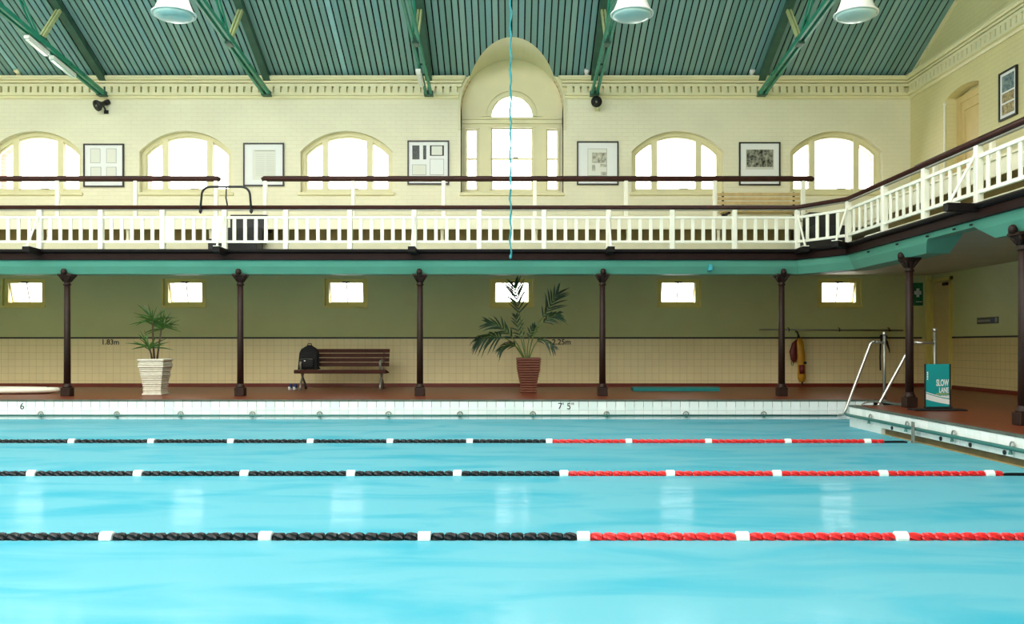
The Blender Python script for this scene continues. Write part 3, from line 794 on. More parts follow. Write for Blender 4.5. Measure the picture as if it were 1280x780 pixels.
# ------------------------------------------------------------------ cornice with dentils
def cornice(name, label, path, pts):
    c = struct(name, label, 'cornice', loc=(path[0][0], path[0][1], 6.57))
    zb, zt_ = Z(124, DW), 7.03
    h = zt_ - zb
    class CB(MB):
        def sweep(self, *a):
            MB.sweep(self, *a)
            self.v = [(math.copysign(math.sqrt((NR + 0.055) ** 2 - (z - NZ) ** 2), x) if abs(abs(x) - 1.24) < 1e-5 else x, y, z) for x, y, z in self.v]
            return self
    z = lambda k: zb + h * k
    obj('bed_moulding', CB().sweep(path, [(0, z(0)), (0.03, z(0)), (0.05, z(0.06)), (0.05, z(0.12)), (0.10, z(0.14)), (0.10, z(0.26)), (0.0, z(0.26))]), M['cream'], c)
    obj('frieze', CB().sweep(path, [(0, z(0.2)), (0.004, z(0.2)), (0.004, z(0.66)), (0, z(0.66))]), M['cream'], c)
    obj('dentil_cap', CB().sweep(path, [(0, z(0.54)), (0.10, z(0.54)), (0.105, z(0.66)), (0.0, z(0.66))]), M['cream'], c)
    obj('crown_moulding', CB().sweep(path, [(0, z(0.66)), (0.05, z(0.66)), (0.05, z(0.70)), (0.12, z(0.70)), (0.125, z(0.78)), (0.09, z(0.79)), (0.09, z(0.825)), (0.14, z(0.83)), (0.16, z(0.90)), (0.175, z(0.91)), (0.175, z(1.0)), (0, z(1.0))]), M['cream'], c)
    dn = MB().bbox((-0.058, 0.0, 0), (0.058, 0.096, h * 0.31), 0.003).mesh('dentil'); dn.materials.append(M['cream'])
    for (xx, yy, ang) in pts:
        place('dentil', dn, c, (xx, yy, z(0.245)), (0, 0, ang))
    return c, z
sp = 9.16 / 57.5
ptsL = []; xx = -1.25
while xx > -12.3: ptsL.append((xx, DW, PI)); xx -= sp
cornice('trim_3', 'cream dentil cornice on the back wall left of the middle arch', [(XL, DW), (-1.24, DW)], ptsL)
ptsR = []; xx = 1.25
while xx < XU - 0.12: ptsR.append((xx, DW, PI)); xx += sp
yy = DW - 0.2
while yy > 9.5: ptsR.append((XU, yy, PI / 2)); yy -= sp
cornice('trim_4', 'cream dentil cornice right of the middle arch turning onto the end wall', [(1.24, DW), (XU, DW), (XU, DN)], ptsR)

# ================================================================== THE GALLERY
gpath = [(XL, FD), (4.99, FD), (FX, 14.27), (FX, DN)]
gal = struct('floor_gallery', 'gallery floor slab running along the back and right walls', 'gallery', loc=(0, FD, CEIL))
go = [(XL, FD + 0.02), (5.0, FD + 0.02), (FX + 0.02, 14.28), (FX + 0.02, DN), (XR, DN), (XR, DW), (XL, DW)]
obj('slab', MB().panel(go, [], CEIL + 0.03, GAL - 0.02, lambda u, v, d: (u, v, d)), M['soffit'], gal)
struct('ceiling_gallery', 'pale boarded ceiling below the gallery', 'ceiling', MB().panel(go[:], [], CEIL, CEIL + 0.028, lambda u, v, d: (u, v, d)) if False else
       MB().panel([(XL, FD + 0.2), (4.9, FD + 0.2), (FX + 0.25, 14.2), (FX + 0.25, DN), (XR, DN), (XR, DW), (XL, DW)], [], CEIL, CEIL + 0.028, lambda u, v, d: (u, v, d)), M['soffit'])
fas = struct('trim_5', 'dark brown fascia along the front edge of the gallery', 'fascia', loc=(0, FD, 2.71))
obj('nosing', MB().sweep(gpath, [(0.0, 2.825), (0.05, 2.825), (0.075, 2.845), (0.08, 2.87), (0.06, 2.895), (0, 2.9)]), M['nosing'], fas)
obj('fascia_board', MB().sweep(gpath, [(-0.02, 2.722), (0.03, 2.722), (0.03, 2.825), (-0.02, 2.825)]), M['fascia'], fas)
obj('lower_bead', MB().sweep(gpath, [(-0.02, 2.705), (0.04, 2.705), (0.045, 2.714), (0.04, 2.722), (-0.02, 2.722)]), M['nosing'], fas)
beam = struct('beam_gallery', 'teal painted beam under the gallery edge resting on the columns', 'beam', loc=(0, FD, 2.47))
obj('edge_strip', MB().sweep(gpath, [(0.0, 2.705), (-0.03, 2.64), (-0.2, 2.64), (-0.2, 2.74), (0.0, 2.74)]), M['teal_beam'], beam)
hp = [(-0.03, 2.645), (-0.05, 2.60), (-0.14, 2.475), (-0.46, 2.475), (-0.46, 2.74), (-0.03, 2.74)]
hpath = [(XL, FD), (4.99, FD), (FX, 14.27), (FX, 11.85)]
def cut(mb, ends):
    """slope the ends of a haunch back towards its top"""
    mb.v = [(a, b + next((k * (z - 2.475) * 1.6 for e, k in ends if abs(b - e) < 1e-4 and a > 5), 0), z) for a, b, z in mb.v]; return mb
obj('haunch', cut(MB().sweep(hpath, hp), [(11.85, -1)]), M['teal_beam'], beam)
for a, b in ((10.15, 8.9), (7.3, 6.1), (4.4, 3.2)):
    obj('haunch', cut(MB().sweep([(FX, a), (FX, b)], hp), [(a, 1), (b, -1)]), M['teal_beam'], beam)
for d in (13.4, 12.4, 11.5, 10.8, 10.4):
    obj('bolt', MB().tube([(FX + 0.0, d, 2.668), (FX - 0.03, d, 2.66)], 0.014, 6), M['gap'], beam)
t = thing('junction_box', 'small pale blue box on the teal gallery beam above the teal mat', 'box', (X(888, FD), FD - 0.0, 2.56))
bx_ = X(888, FD + 0.02)
obj('box', MB().bbox((bx_ - 0.035, FD + 0.0, 2.52), (bx_ + 0.035, FD + 0.12, 2.64), 0.008), M['rope'], t)
obj('lid', MB().bbox((bx_ - 0.028, FD - 0.012, 2.53), (bx_ + 0.028, FD + 0.0, 2.63), 0.004), M['rope'], t)

# ------------------------------------------------------------------ balustrade
HZ0, HZ1 = 3.585, 3.665
bal = thing('gallery_balustrade', 'white picket balustrade with dark handrail along the gallery front', 'balustrade', (0, FD, GAL))
hr = [(0.055 * math.cos(a), 3.628 + 0.04 * math.sin(a)) for a in [2 * PI * i / 10 for i in range(10)]]
obj('handrail', MB().sweep(gpath, hr), M['rail'], bal, True)
obj('handrail_plate', MB().sweep(gpath, [(-0.025, 3.575), (0.025, 3.575), (0.025, 3.592), (-0.025, 3.592)]), M['dull_steel'], bal)
obj('top_rail', MB().sweep(gpath, [(-0.022, 3.43), (0.022, 3.43), (0.022, 3.472), (-0.022, 3.472)]), M['white'], bal)
obj('bottom_rail', MB().sweep(gpath, [(-0.022, 3.008), (0.022, 3.008), (0.022, 3.05), (-0.022, 3.05)]), M['white'], bal)
pm = MB().bbox((-0.043, -0.043, 0), (0.043, 0.043, 3.59 - 2.9), 0.008).mesh('post'); pm.materials.append(M['white'])
bm_ = MB().bbox((-0.031, -0.012, 0), (0.031, 0.012, 0.39), 0.004).mesh('baluster'); bm_.materials.append(M['white'])
post_px = [-30 - 80 * 3, -30 - 80 * 2, -30 - 80, -30, 50, 126.5, 203.5, 281, 357.5, 437.5, 518, 599, 680, 760.5, 840, 918, 996.5]
pxs = [X(p, FD) for p in post_px]
for i, xx in enumerate(pxs):
    place('post', pm, bal, (xx, FD, 2.895))
    if i < len(pxs) - 1:
        n = 5
        if post_px[i] == 281:
            for q in (293, 306.5, 320, 332.5, 345): place('baluster', bm_, bal, (X(q, FD), FD, 3.045))
            continue
        for k in range(1, n + 1):
            u = xx + (pxs[i + 1] - xx) * k / (n + 1)
            if post_px[i] == 203.5 and k in (1, 5): continue
            place('baluster', bm_, bal, (u, FD, 3.045))
for a, b in ((206, 218), (265, 279)):
    obj('infill_board', MB().bbox((X(a, FD), FD - 0.015, 3.03), (X(b, FD), FD + 0.015, 3.45), 0.004), M['white'], bal)
# chamfered corner and right run
def along(p, q, ks): return [(p[0] + (q[0] - p[0]) * k, p[1] + (q[1] - p[1]) * k) for k in ks]
c0, c1 = (4.99, FD), (FX, 14.27)
ang = math.atan2(c1[1] - c0[1], c1[0] - c0[0])
for (u, v) in along(c0, c1, (0.22, 0.42, 0.62, 0.82)): place('baluster', bm_, bal, (u, v, 3.045), (0, 0, ang))
side_posts = [14.23] + [FX * F / (p - 640.0) for p in (1105.5, 1156.5, 1223)]
while side_posts[-1] > 3: side_posts.append(side_posts[-1] - 1.28)
for i, d in enumerate(side_posts):
    place('post', pm, bal, (FX, d, 2.895))
    if i < len(side_posts) - 1:
        for k in range(1, 6):
            place('baluster', bm_, bal, (FX, d + (side_posts[i + 1] - d) * k / 6, 3.045), (0, 0, PI / 2))
# raking struts with their foot brackets
def outrigger(x, y, dx, dy):
    s = obj('strut', MB().tube([(x, y, 3.55), (x + dx, y + dy, 2.92)], 0.018, 6), M['white'], bal)
    ln = math.hypot(dx, dy); ux, uy = dx / ln, dy / ln
    obj('foot_bracket', MB().beam((x + ux * 0.02, y + uy * 0.02, 2.845), (x + ux * (ln + 0.05), y + uy * (ln + 0.05), 2.855), 0.12, 0.09), M['nosing'], s)
    obj('foot_plate', MB().beam((x + ux * (ln - 0.1), y + uy * (ln - 0.1), 2.905), (x + ux * (ln + 0.06), y + uy * (ln + 0.06), 2.905), 0.10, 0.012), M['white'], s)
for p in (50, 281, 518, 760.5, 996.5): outrigger(X(p, FD), FD, 0, -0.40)
outrigger(FX, 14.23, -0.30, -0.27)
outrigger(FX, side_posts[3], -0.34, 0.0)
outrigger(FX, side_posts[6], -0.34, 0.0)

# hoop rail over the step opening
t = thing('hoop_rail', 'black bent hoop rail clamped over the gallery handrail', 'rail', (X(282, FD), FD - 0.06, 3.6))
ya = FD - 0.07
L0, L1, T = X(250.5, ya), X(314, ya), Z(233.5, ya)
pts = [(L0 - 0.005, ya, 3.54), (L0 + 0.02, ya, T - 0.17)] + [(L0 + 0.17 - 0.15 * math.cos(a), ya, T - 0.15 + 0.15 * math.sin(a)) for a in [PI / 2 * i / 6 for i in range(1, 7)]]
pts += [(L1 - 0.17 + 0.15 * math.sin(a), ya, T - 0.15 + 0.15 * math.cos(a)) for a in [PI / 2 * i / 6 for i in range(7)]] + [(L1 + 0.005, ya, 3.54)]
obj('hoop', MB().tube(pts, 0.02, 8), M['black'], t, True)
obj('brace', MB().tube([(X(283, ya), ya, T), (X(282.5, ya), ya, T - 0.2), (X(284, ya), ya + 0.01, 3.66)], 0.013, 8), M['black'], t, True)
for q in (L0, L1): obj('clamp', MB().lathe([(0.005, -0.03), (0.03, 0), (0.03, 0.03), (0.018, 0.05)], (q, ya, 3.54), 8), M['black'], t)

# ------------------------------------------------------------------ stepped seating behind the balustrade
SD, SX = 16.2, 6.25
tier = struct('seating_tier', 'cream bench tier running along the gallery behind the balustrade', 'bench', loc=(0, SD, GAL))
spath = [(XL, SD), (SX - 0.9, SD)]
rpath = [(SX, SD - 0.9), (SX, DN)]
for nm, pth in (('back', spath), ('side', rpath)):
    obj('seat_board', MB().sweep(pth, [(0, 3.39), (0.03, 3.39), (0.03, 3.60), (0, 3.60)]), M['white_board'], tier)
    obj('seat_top', MB().sweep(pth, [(0.05, 3.60), (0.05, 3.63), (-0.5, 3.63), (-0.5, 3.60)]), M['white_board'], tier)
    obj('gap_lining', MB().sweep(pth, [(-0.4, 3.14), (-0.4, 3.60), (-0.44, 3.60), (-0.44, 3.14)]), M['tier_lining'], tier)
    obj('foot_riser', MB().sweep(pth, [(0.02, GAL - 0.02), (0.02, 3.13), (0.0, 3.15), (-0.4, 3.15), (-0.4, GAL - 0.02)]), M['white_board'], tier)
obj('upper_platform', MB().box((XL, SD + 0.5, 3.50), (XU, DW, 3.60)).box((SX + 0.5, DN, 3.50), (XU, SD + 0.5, 3.60)), M['white_board'], tier)
leg = MB().lathe([(0.05, 0), (0.035, 0.06), (0.03, 0.12), (0.04, 0.24)], (0, 0, 0), 8).mesh('leg'); leg.materials.append(M['white_board'])
for px in (-46, 59, 158.5, 262.5, 323.5, 552.5, 670, 785.5, 899): place('leg', leg, tier, (X(px, SD), SD - 0.03 + 0.08, 3.15))

# upper rails on the tier
RD = 16.6
def upper_rail(label, x0, x1, posts):
    t = thing('tier_handrail', label, 'handrail', ((x0 + x1) / 2, RD, 3.62), 'dark handrails on the upper tier')
    zc = 1.21 + 208.5 * RD / F
    obj('handrail', MB().tube([(x0, RD, zc - 0.02), (x0 + 0.04, RD, zc), (x1 - 0.04, RD, zc), (x1, RD, zc - 0.02)], [0.04, 0.054, 0.054, 0.04], 10), M['rail'], t, True)
    for p in posts:
        obj('post', MB().bbox((X(p, RD) - 0.038, RD - 0.03, 3.62), (X(p, RD) + 0.038, RD + 0.03, zc - 0.03), 0.008), M['white'], t)
upper_rail('dark handrail on white posts, the short run left of the hoop rail', X(-230, RD), X(275, RD), (-145, -38, 72, 169.5, 270))
upper_rail('dark handrail on white posts, the long run across the middle windows', X(327.5, RD), X(1017, RD), (331.5, 441.5, 554.5, 668.5, 782.5, 893.5, 1004))
t = thing('tier_handrail', 'dark handrail on the right gallery tier beside the end wall', 'handrail', (7.45, 10, 3.62), 'dark handrails on the upper tier')
zc = 1.21 + 0.4375 * 7.45
obj('handrail', MB().tube([(7.45, 15.93, zc - 0.02), (7.45, 15.88, zc), (7.45, DN + 0.3, zc)], [0.05, 0.07, 0.07], 10), M['rail'], t, True)
for d in (15.2, 13.4, 11.6, 9.8, 8.0, 6.2, 4.4): obj('post', MB().bbox((7.41, d - 0.038, 3.62), (7.49, d + 0.038, zc - 0.04), 0.008), M['white'], t)

# black steps through the tier
def steps(label, x0, x1, d0):
    t = thing('gallery_steps', label, 'steps', ((x0 + x1) / 2, d0, GAL))
    obj('tread', MB().bbox((x0 - 0.12, d0, GAL - 0.02), (x1, d0 + 0.4, 3.14), 0.01), M['black'], t)
    obj('tread', MB().bbox((x0 + 0.1, d0 + 0.28, 3.12), (x1 + 0.02, d0 + 0.7, 3.38), 0.01), M['black'], t)
    obj('tread', MB().bbox((x0 + 0.1, d0 + 0.56, 3.36), (x1 + 0.02, d0 + 0.9, 3.66), 0.01), M['black'], t)
steps('black steps behind the balustrade below the hoop rail', X(268, 15.6), X(321, 15.6), 15.6)
steps('black steps in the gallery corner at the right', 5.35, 6.0, 15.3)

# slatted bench on the upper tier
def slat_bench():
    bx0, bx1, bd = X(897, 18.2), X(1000, 18.2), 18.2
    t = thing('slatted_bench', 'pale slatted bench on dark iron ends below the framed crowd photograph', 'bench', ((bx0 + bx1) / 2, bd, 3.6))
    for z0 in (4.40, 4.31, 4.22, 4.12): obj('slat', MB().bbox((bx0, bd, z0 - 0.035), (bx1, bd + 0.025, z0 + 0.03), 0.006), M['palewood'], t)
    for k, z0 in enumerate((4.02, 3.98, 3.98, 3.98)): obj('slat', MB().bbox((bx0, bd - 0.10 - k * 0.11, z0 - 0.02), (bx1, bd - 0.01 - k * 0.11, z0 + 0.012), 0.006), M['palewood'], t)
    for xx in (bx0 + 0.12, bx1 - 0.12):
        obj('end_frame', MB().tube([(xx, bd + 0.04, 4.44), (xx, bd + 0.03, 3.95), (xx, bd - 0.5, 3.93)], 0.025, 6).tube([(xx, bd - 0.45, 3.62), (xx, bd - 0.35, 3.8), (xx, bd - 0.2, 3.94)], 0.025, 6).tube([(xx, bd + 0.05, 3.62), (xx, bd, 3.8), (xx, bd - 0.2, 3.94)], 0.025, 6), M['black'], t)
        obj('scroll', MB().lathe([(0.07, -0.02), (0.07, 0.02)], (xx, bd - 0.05, 4.05), 10).box((xx - 0.05, bd - 0.16, 3.9), (xx + 0.05, bd - 0.05, 4.1)), M['black'], t)
slat_bench()

# ------------------------------------------------------------------ iron columns
def column_parts(root):
    H = 2.475 - DECK
    obj('base', MB().bbox((-0.085, -0.085, 0), (0.085, 0.085, 0.15), 0.008), M['iron'], root, local=True)
    obj('base_moulding', MB().lathe([(0.08, 0.15), (0.085, 0.165), (0.07, 0.185), (0.066, 0.2), (0.06, 0.22)], n=16), M['iron'], root, True, True)
    obj('shaft', MB().lathe([(0.058, 0.2), (0.054, 1.0), (0.049, H - 0.16)], n=16), M['iron'], root, True, True)
    obj('collar', MB().lathe([(0.05, H - 0.20), (0.066, H - 0.19), (0.066, H - 0.172), (0.05, H - 0.165), (0.058, H - 0.15), (0.05, H - 0.14)], n=16), M['iron'], root, True, True)
    obj('capital', MB().lathe([(0.052, H - 0.15), (0.06, H - 0.1), (0.085, H - 0.06), (0.10, H - 0.045)], n=16), M['iron'], root, True, True)
    obj('abacus', MB().lathe([(0.085, H - 0.05), (0.118, H - 0.03), (0.118, H)], sq=True), M['iron'], root, local=True)
    for a in range(4):
        q = a * PI / 2 + PI / 4
        obj('leaf', MB().tube([(0.055 * math.cos(q), 0.055 * math.sin(q), H - 0.13), (0.09 * math.cos(q), 0.09 * math.sin(q), H - 0.07), (0.14 * math.cos(q), 0.14 * math.sin(q), H - 0.03)], [0.018, 0.026, 0.014], 6), M['iron'], root, True, True)
c0_ = thing('iron_column', 'dark cast-iron column between the white board and the white planter', 'column', (X(84, 15.33), 15.33, DECK), 'iron columns below the gallery')
column_parts(c0_)
def finial(dx, dy):
    H = 2.475 - DECK
    return MB().lathe([(0.045, 0), (0.05, 0.05), (0.04, 0.085), (0.015, 0.1)], (dx, dy, H - 0.01), 10)
cols = [(300.5, 'dark cast-iron column midway between the white planter and the bench'), (525, 'dark cast-iron column between the bench and the palm'),
        (753, 'dark cast-iron column between the palm and the teal mat'), (977, 'dark cast-iron column beside the red and yellow rescue tubes')]
allc = [c0_] + [dup(c0_, (X(p, 15.33), 15.33, DECK), l) for p, l in cols]
sidec = [dup(c0_, (5.75, 12.5, DECK), 'dark cast-iron column between the steel pool handrails and the teal sign'),
         dup(c0_, (5.73, 9.68, DECK), 'dark cast-iron column cut by the right edge near the plaque')]
for c in allc: obj('finial', finial(0, -0.12), M['iron'], c, True, True)
for c in sidec: obj('finial', finial(-0.12, 0), M['iron'], c, True, True)

# ------------------------------------------------------------------ roof trusses
def truss(x, label, lamp):
    t = thing('roof_truss', label, 'truss', (x, DW - 0.15, 6.6), 'teal iron roof trusses')
    r = zroof
    obj('rafter', MB().beam((x, DW - 0.08, EAVE - 0.06), (x, RIDGE, r(RIDGE) - 0.10), 0.15, 0.12), M['teal_dark'], t)
    zc_ = lambda d: 6.66 + (18.6 - d) * 0.105
    for s in (-0.055, 0.055):
        obj('chord', MB().beam((x + s, 18.62, zc_(18.62)), (x + s, 9.0, zc_(9.0)), 0.05, 0.09), M['teal_iron'], t)
    obj('shoe', MB().bbox((x - 0.1, DW - 0.20, 6.60), (x + 0.1, DW - 0.02, 6.70), 0.01), M['teal_dark'], t)
    obj('bracket', MB().beam((x, DW - 0.05, EAVE - 0.05), (x, DW - 0.05, 6.66), 0.07, 0.05, (0, 1, 0)), M['teal_dark'], t)
    n0 = (x, 16.2, zc_(16.2))
    for s in (-0.03, 0.03):
        obj('strut', MB().beam((x + s, 16.2, zc_(16.2) + 0.02), (x + s, 16.95, r(16.95) - 0.02), 0.035, 0.07, (0, 1, 0)), M['strut'], t)
        obj('tie', MB().tube([(x + s, 16.2, zc_(16.2)), (x + s, 13.2, r(13.2) - 0.1)], 0.02, 6), M['teal_iron'], t)
    obj('gusset', MB().bbox((x - 0.06, 16.1, zc_(16.2) - 0.07), (x + 0.06, 16.32, zc_(16.2) + 0.10), 0.008), M['teal_dark'], t)
    obj('strut', MB().beam((x, 13.2, zc_(13.2)), (x, 13.2, r(13.2) - 0.1), 0.06, 0.06, (0, 1, 0)), M['teal_iron'], t)
    for d in (17.2, 17.7): obj('bolt', MB().tube([(x - 0.09, d, zc_(d)), (x + 0.09, d, zc_(d))], 0.02, 6), M['teal_dark'], t)
    return zc_
TX = [-8.85, -5.30, -1.80, 1.78, 5.40]
tl = ['teal roof truss at the far left carrying a bright batten light', 'teal roof truss beside the left pendant lamp', 'teal roof truss just left of the hanging rope and middle arch',
      'teal roof truss above the round loudspeaker', 'teal roof truss next to the right pendant lamp']
for x_, l in zip(TX, tl): zc_ = truss(x_, l, None)
def batten(label, x, d0, d1, m):  # strips added under the chord; the far left pair stand for reflected light
    t = thing('batten_light', label, 'light fitting', (x, (d0 + d1) / 2, zc_((d0 + d1) / 2) - 0.12))
    obj('body', MB().beam((x, d0, zc_(d0) - 0.115), (x, d1, zc_(d1) - 0.115), 0.10, 0.06), M['enamel'], t)
    obj('diffuser', MB().beam((x, d0 + 0.03, zc_(d0) - 0.16), (x, d1 - 0.03, zc_(d1) - 0.16), 0.07, 0.035), m, t)
batten('long white batten light under the far left truss', -8.85, 15.75, 16.45, M['enamel'])
batten('grey-green batten light lower down the far left truss', -8.85, 16.6, 17.45, M['lens'])
batten('small white box light on the truss left of the middle arch', -1.87, 17.2, 17.9, M['enamel'])

# small fittings sitting on the cornice
def spot(label, x, m):
    t = thing('cornice_fitting', label, 'light fitting', (x, DW - 0.1, 7.03))
    obj('bracket', MB().bbox((x - 0.05, DW - 0.14, 7.03), (x + 0.05, DW - 0.06, 7.055), 0.004), m, t)
    obj('head', MB().tube([(x, DW - 0.1, 7.05), (x, DW - 0.14, 7.10), (x, DW - 0.22, 7.13)], [0.03, 0.05, 0.06], 10), m, t, True)
spot('small cream fitting on top of the cornice at far left', X(24, 18.68), M['cream'])
spot('small white spotlight on the cornice beside the truss above the loudspeaker', X(733, 18.68), M['enamel'])
spot('small white spotlight on the cornice between the two right pendant lamps', X(939, 18.68), M['enamel'])

# ------------------------------------------------------------------ pendant lamps
def pendant(label, px):
    d = 11.5; x_ = X(px, d); zr_ = Z(19, d)
    t = thing('pendant_lamp', label, 'lamp', (x_, d, zr_), 'white pendant lamps')
    obj('shade', MB().lathe([(0.268, 0.005), (0.285, 0.0), (0.287, 0.02), (0.25, 0.05), (0.205, 0.16), (0.165, 0.3), (0.13, 0.40), (0.05, 0.46)], (x_, d, zr_), 32), M['enamel'], t, True)
    obj('lens', MB().lathe([(0.15, -0.055), (0.24, -0.03), (0.266, 0.0), (0.255, 0.012)], (x_, d, zr_), 32), M['lens'], t, True)
    obj('gear_housing', MB().lathe([(0.11, 0.44), (0.12, 0.46), (0.12, 0.66), (0.05, 0.72)], (x_, d, zr_), 16), M['enamel'], t, True)
    obj('rod', MB().tube([(x_, d, zr_ + 0.7), (x_, d, zroof(d))], 0.016, 8), M['dull_steel'], t)
pendant('white bell pendant lamp at upper left between two trusses', 217.5)
pendant('white bell pendant lamp in front of the truss above the loudspeaker', 790)
pendant('white bell pendant lamp nearest the right end wall', 1070)

# hanging rope
t = thing('hanging_rope', 'thin turquoise rope hanging down in front of the middle window', 'rope', (X(638, 14.85), 14.85, 2.75))
xr_ = X(638.3, 14.85)
pts = [(xr_ + 0.012 * math.sin(i * 1.7), 14.85 + 0.01 * math.cos(i * 1.3), 2.73 + (8.75 - 2.73) * i / 60) for i in range(61)]
obj('cord', MB().tube(pts, [0.012 + 0.005 * (i / 60) for i in range(61)], 6), M['rope'], t, True)
obj('cord', MB().tube([(p[0] + 0.016 * math.cos(k * 0.9), p[1] + 0.016 * math.sin(k * 0.9), p[2]) for k, p in enumerate(pts)], 0.009, 5), M['rope'], t, True)
obj('knot', MB().lathe([(0.008, -0.05), (0.022, -0.03), (0.024, 0.0), (0.012, 0.03)], (pts[0][0], pts[0][1], 2.75), 8), M['rope'], t, True)

# ------------------------------------------------------------------ loudspeakers
def horn(label, px, py, dirv):
    dv = Vector(dirv).normalized(); x_, z_ = X(px, DW - 0.1), Z(py, DW - 0.1)
    t = thing('horn_loudspeaker', label, 'loudspeaker', (x_, DW - 0.05, z_))
    p0 = Vector((x_, DW - 0.15, z_))
    obj('horn', MB().tube([p0 - dv * 0.10, p0, p0 + dv * 0.09, p0 + dv * 0.13], [0.045, 0.05, 0.115, 0.12], 16), M['black'], t, True)
    obj('horn_core', MB().tube([p0 + dv * 0.12, p0 + dv * 0.15], [0.03, 0.018], 10), M['dull_steel'], t, True)
    obj('bracket', MB().beam((x_ + 0.03, DW - 0.14, z_ - 0.03), (x_ + 0.03, DW, z_ - 0.12), 0.03, 0.02).bbox((x_ - 0.02, DW - 0.012, z_ - 0.17), (x_ + 0.08, DW, z_ - 0.09), 0.003), M['black'] if px < 500 else M['cream'], t)
    obj('driver', MB().tube([p0 - dv * 0.18, p0 - dv * 0.1], 0.06, 12), M['black'], t, True)
horn('black horn loudspeaker turned downwards on the wall at left', 128.5, 131, (-0.45, -0.7, -0.45))
horn('round black horn loudspeaker facing out beside the middle arch', 745.5, 128.5, (-0.12, -1, -0.2))

# ------------------------------------------------------------------ framed pictures
def picture(label, x0, y0, x1, y1, marks):
    a, b, z0, z1 = X(x0, DW), X(x1, DW), Z(y1, DW), Z(y0, DW)
    t = thing('framed_picture', label, 'picture', ((a + b) / 2, DW - 0.02, z0), 'framed pictures on the gallery walls')
    obj('frame', MB().panel(rect(a, b, z0, z1), [rect(a + 0.03, b - 0.03, z0 + 0.03, z1 - 0.03)], DW - 0.04, DW - 0.002, back), M['frame'], t)
    obj('mount', MB().box((a + 0.025, DW - 0.02, z0 + 0.025), (b - 0.025, DW - 0.006, z1 - 0.025)), M['paper'], t)
    for k, (u0, v0, u1, v1, m) in enumerate(marks):
        obj('print', MB().box((X(u0, DW), DW - 0.0215 - 0.0006 * k, Z(v1, DW)), (X(u1, DW), DW - 0.019, Z(v0, DW))), M[m], t)
def outline(u0, v0, u1, v1, inner='paper3'): return [(u0, v0, u1, v1, 'inkline'), (u0 + 0.5, v0 + 0.5, u1 - 0.5, v1 - 0.5, inner)]
mk = []
for u0, v0, u1, v1 in ((113.5, 186, 126, 204), (133.5, 186, 146, 204), (114, 209, 127, 224), (133.5, 209, 146, 224)): mk += outline(u0, v0, u1, v1)
picture('framed set of four pale sheets, leftmost picture on the back wall', 105, 180, 155.5, 234, mk)
mk = [(316, 187, 345, 225, 'paper3')] + [(319, 188.5, 344, 189.3, 'inkline')] + [(320 + (k % 2) * 13, 193 + 2.6 * (k // 2), 331 + (k % 2) * 12.5, 193.6 + 2.6 * (k // 2), 'paper2') for k in range(22)]
picture('framed faint printed page in two columns above the hoop rail', 304.5, 179, 355.5, 233, mk)
mk = [(515.5, 182, 524.5, 199.5, 'photo_dark'), (529, 182, 533, 199.5, 'photo_dark')] + [(537.5, 182, 555, 195, 'ink')] + [(539.5, 183, 553, 194, 'paper3')] + outline(537.5, 199, 555, 219, 'paper') + outline(515.5, 206, 533, 219, 'paper3')
picture('framed mixed prints with two dark photographs left of the middle window', 509.5, 176, 561.5, 231, mk)
picture('framed single engraved page right of the middle window', 721, 177, 773, 231.5, outline(734.5, 186, 758.5, 220) + [(740, 191, 758, 204, 'photo_page'), (740, 206, 744, 214, 'photo_page'), (750, 205, 758, 209, 'photo_page'), (751, 215, 758, 219, 'photo_page')])
picture('framed black and white crowd photograph above the slatted bench', 923.5, 178, 975, 232, [(932, 187, 967, 212, 'paper2'), (933, 187.5, 966, 209, 'photo_crowd')])
fd0, fd1 = XU * F / (1273 - 640), XU * F / (1250.5 - 640)
t = thing('framed_picture', 'framed trio of colour photographs on the right end wall', 'picture', (XU, (fd0 + fd1) / 2, 5.1), 'framed pictures on the gallery walls')
fz0, fz1 = 5.17, 6.02
obj('frame', MB().panel(rect(fd0, fd1, fz0, fz1), [rect(fd0 + 0.03, fd1 - 0.03, fz0 + 0.03, fz1 - 0.03)], XU - 0.04, XU - 0.002, side), M['frame'], t)
obj('mount', MB().box((XU - 0.02, fd0 + 0.025, fz0 + 0.025), (XU - 0.006, fd1 - 0.025, fz1 - 0.025)), M['paper'], t)
for k, m in enumerate(('photo_tan', 'photo_tan', 'photo_blue')):
    h0 = (fz0 + 0.09, fz0 + 0.30, fz0 + 0.49)[k]; h1 = (fz0 + 0.27, fz0 + 0.46, fz0 + 0.77)[k]
    obj('print', MB().box((XU - 0.023, fd0 + 0.09, h0), (XU - 0.019, fd1 - 0.09, h1)), M[m], t)

# ================================================================== LANE ROPES
def float_mesh(name, ln, r, m, fins=7):
    """ribbed float about the x axis"""
    mb = MB(); n = 14; rings = [(-0.5, 0.62), (-0.36, 0.92), (0, 1.0), (0.36, 0.92), (0.5, 0.62)]
    vs = []; fs = []
    for k, (u, q) in enumerate(rings):
        for j in range(n):
            a = 2 * PI * j / n + u * 0.9
            rr = r * q * (1.0 if j % 2 == 0 else 0.80)
            vs.append((u * ln, rr * math.cos(a), rr * math.sin(a)))
    for i in range(len(rings) - 1):
        for j in range(n): fs.append((i * n + j, i * n + (j + 1) % n, (i + 1) * n + (j + 1) % n, (i + 1) * n + j))
    fs += [tuple(range(n))[::-1], tuple((len(rings) - 1) * n + j for j in range(n))]
    me = mb.add(vs, fs).mesh(name); me.materials.append(m); return me
PITCHF = 0.99 / 12
fb = float_mesh('float', PITCHF * 0.97, 0.034, M['float_black'])
fr = float_mesh('float', PITCHF * 0.97, 0.034, M['float_red'])
fw = MB().tube([(-0.04, 0, 0), (-0.036, 0, 0), (0.036, 0, 0), (0.04, 0, 0)], [0.034, 0.040, 0.040, 0.034], 14).mesh('float'); fw.materials.append(M['float_white'])
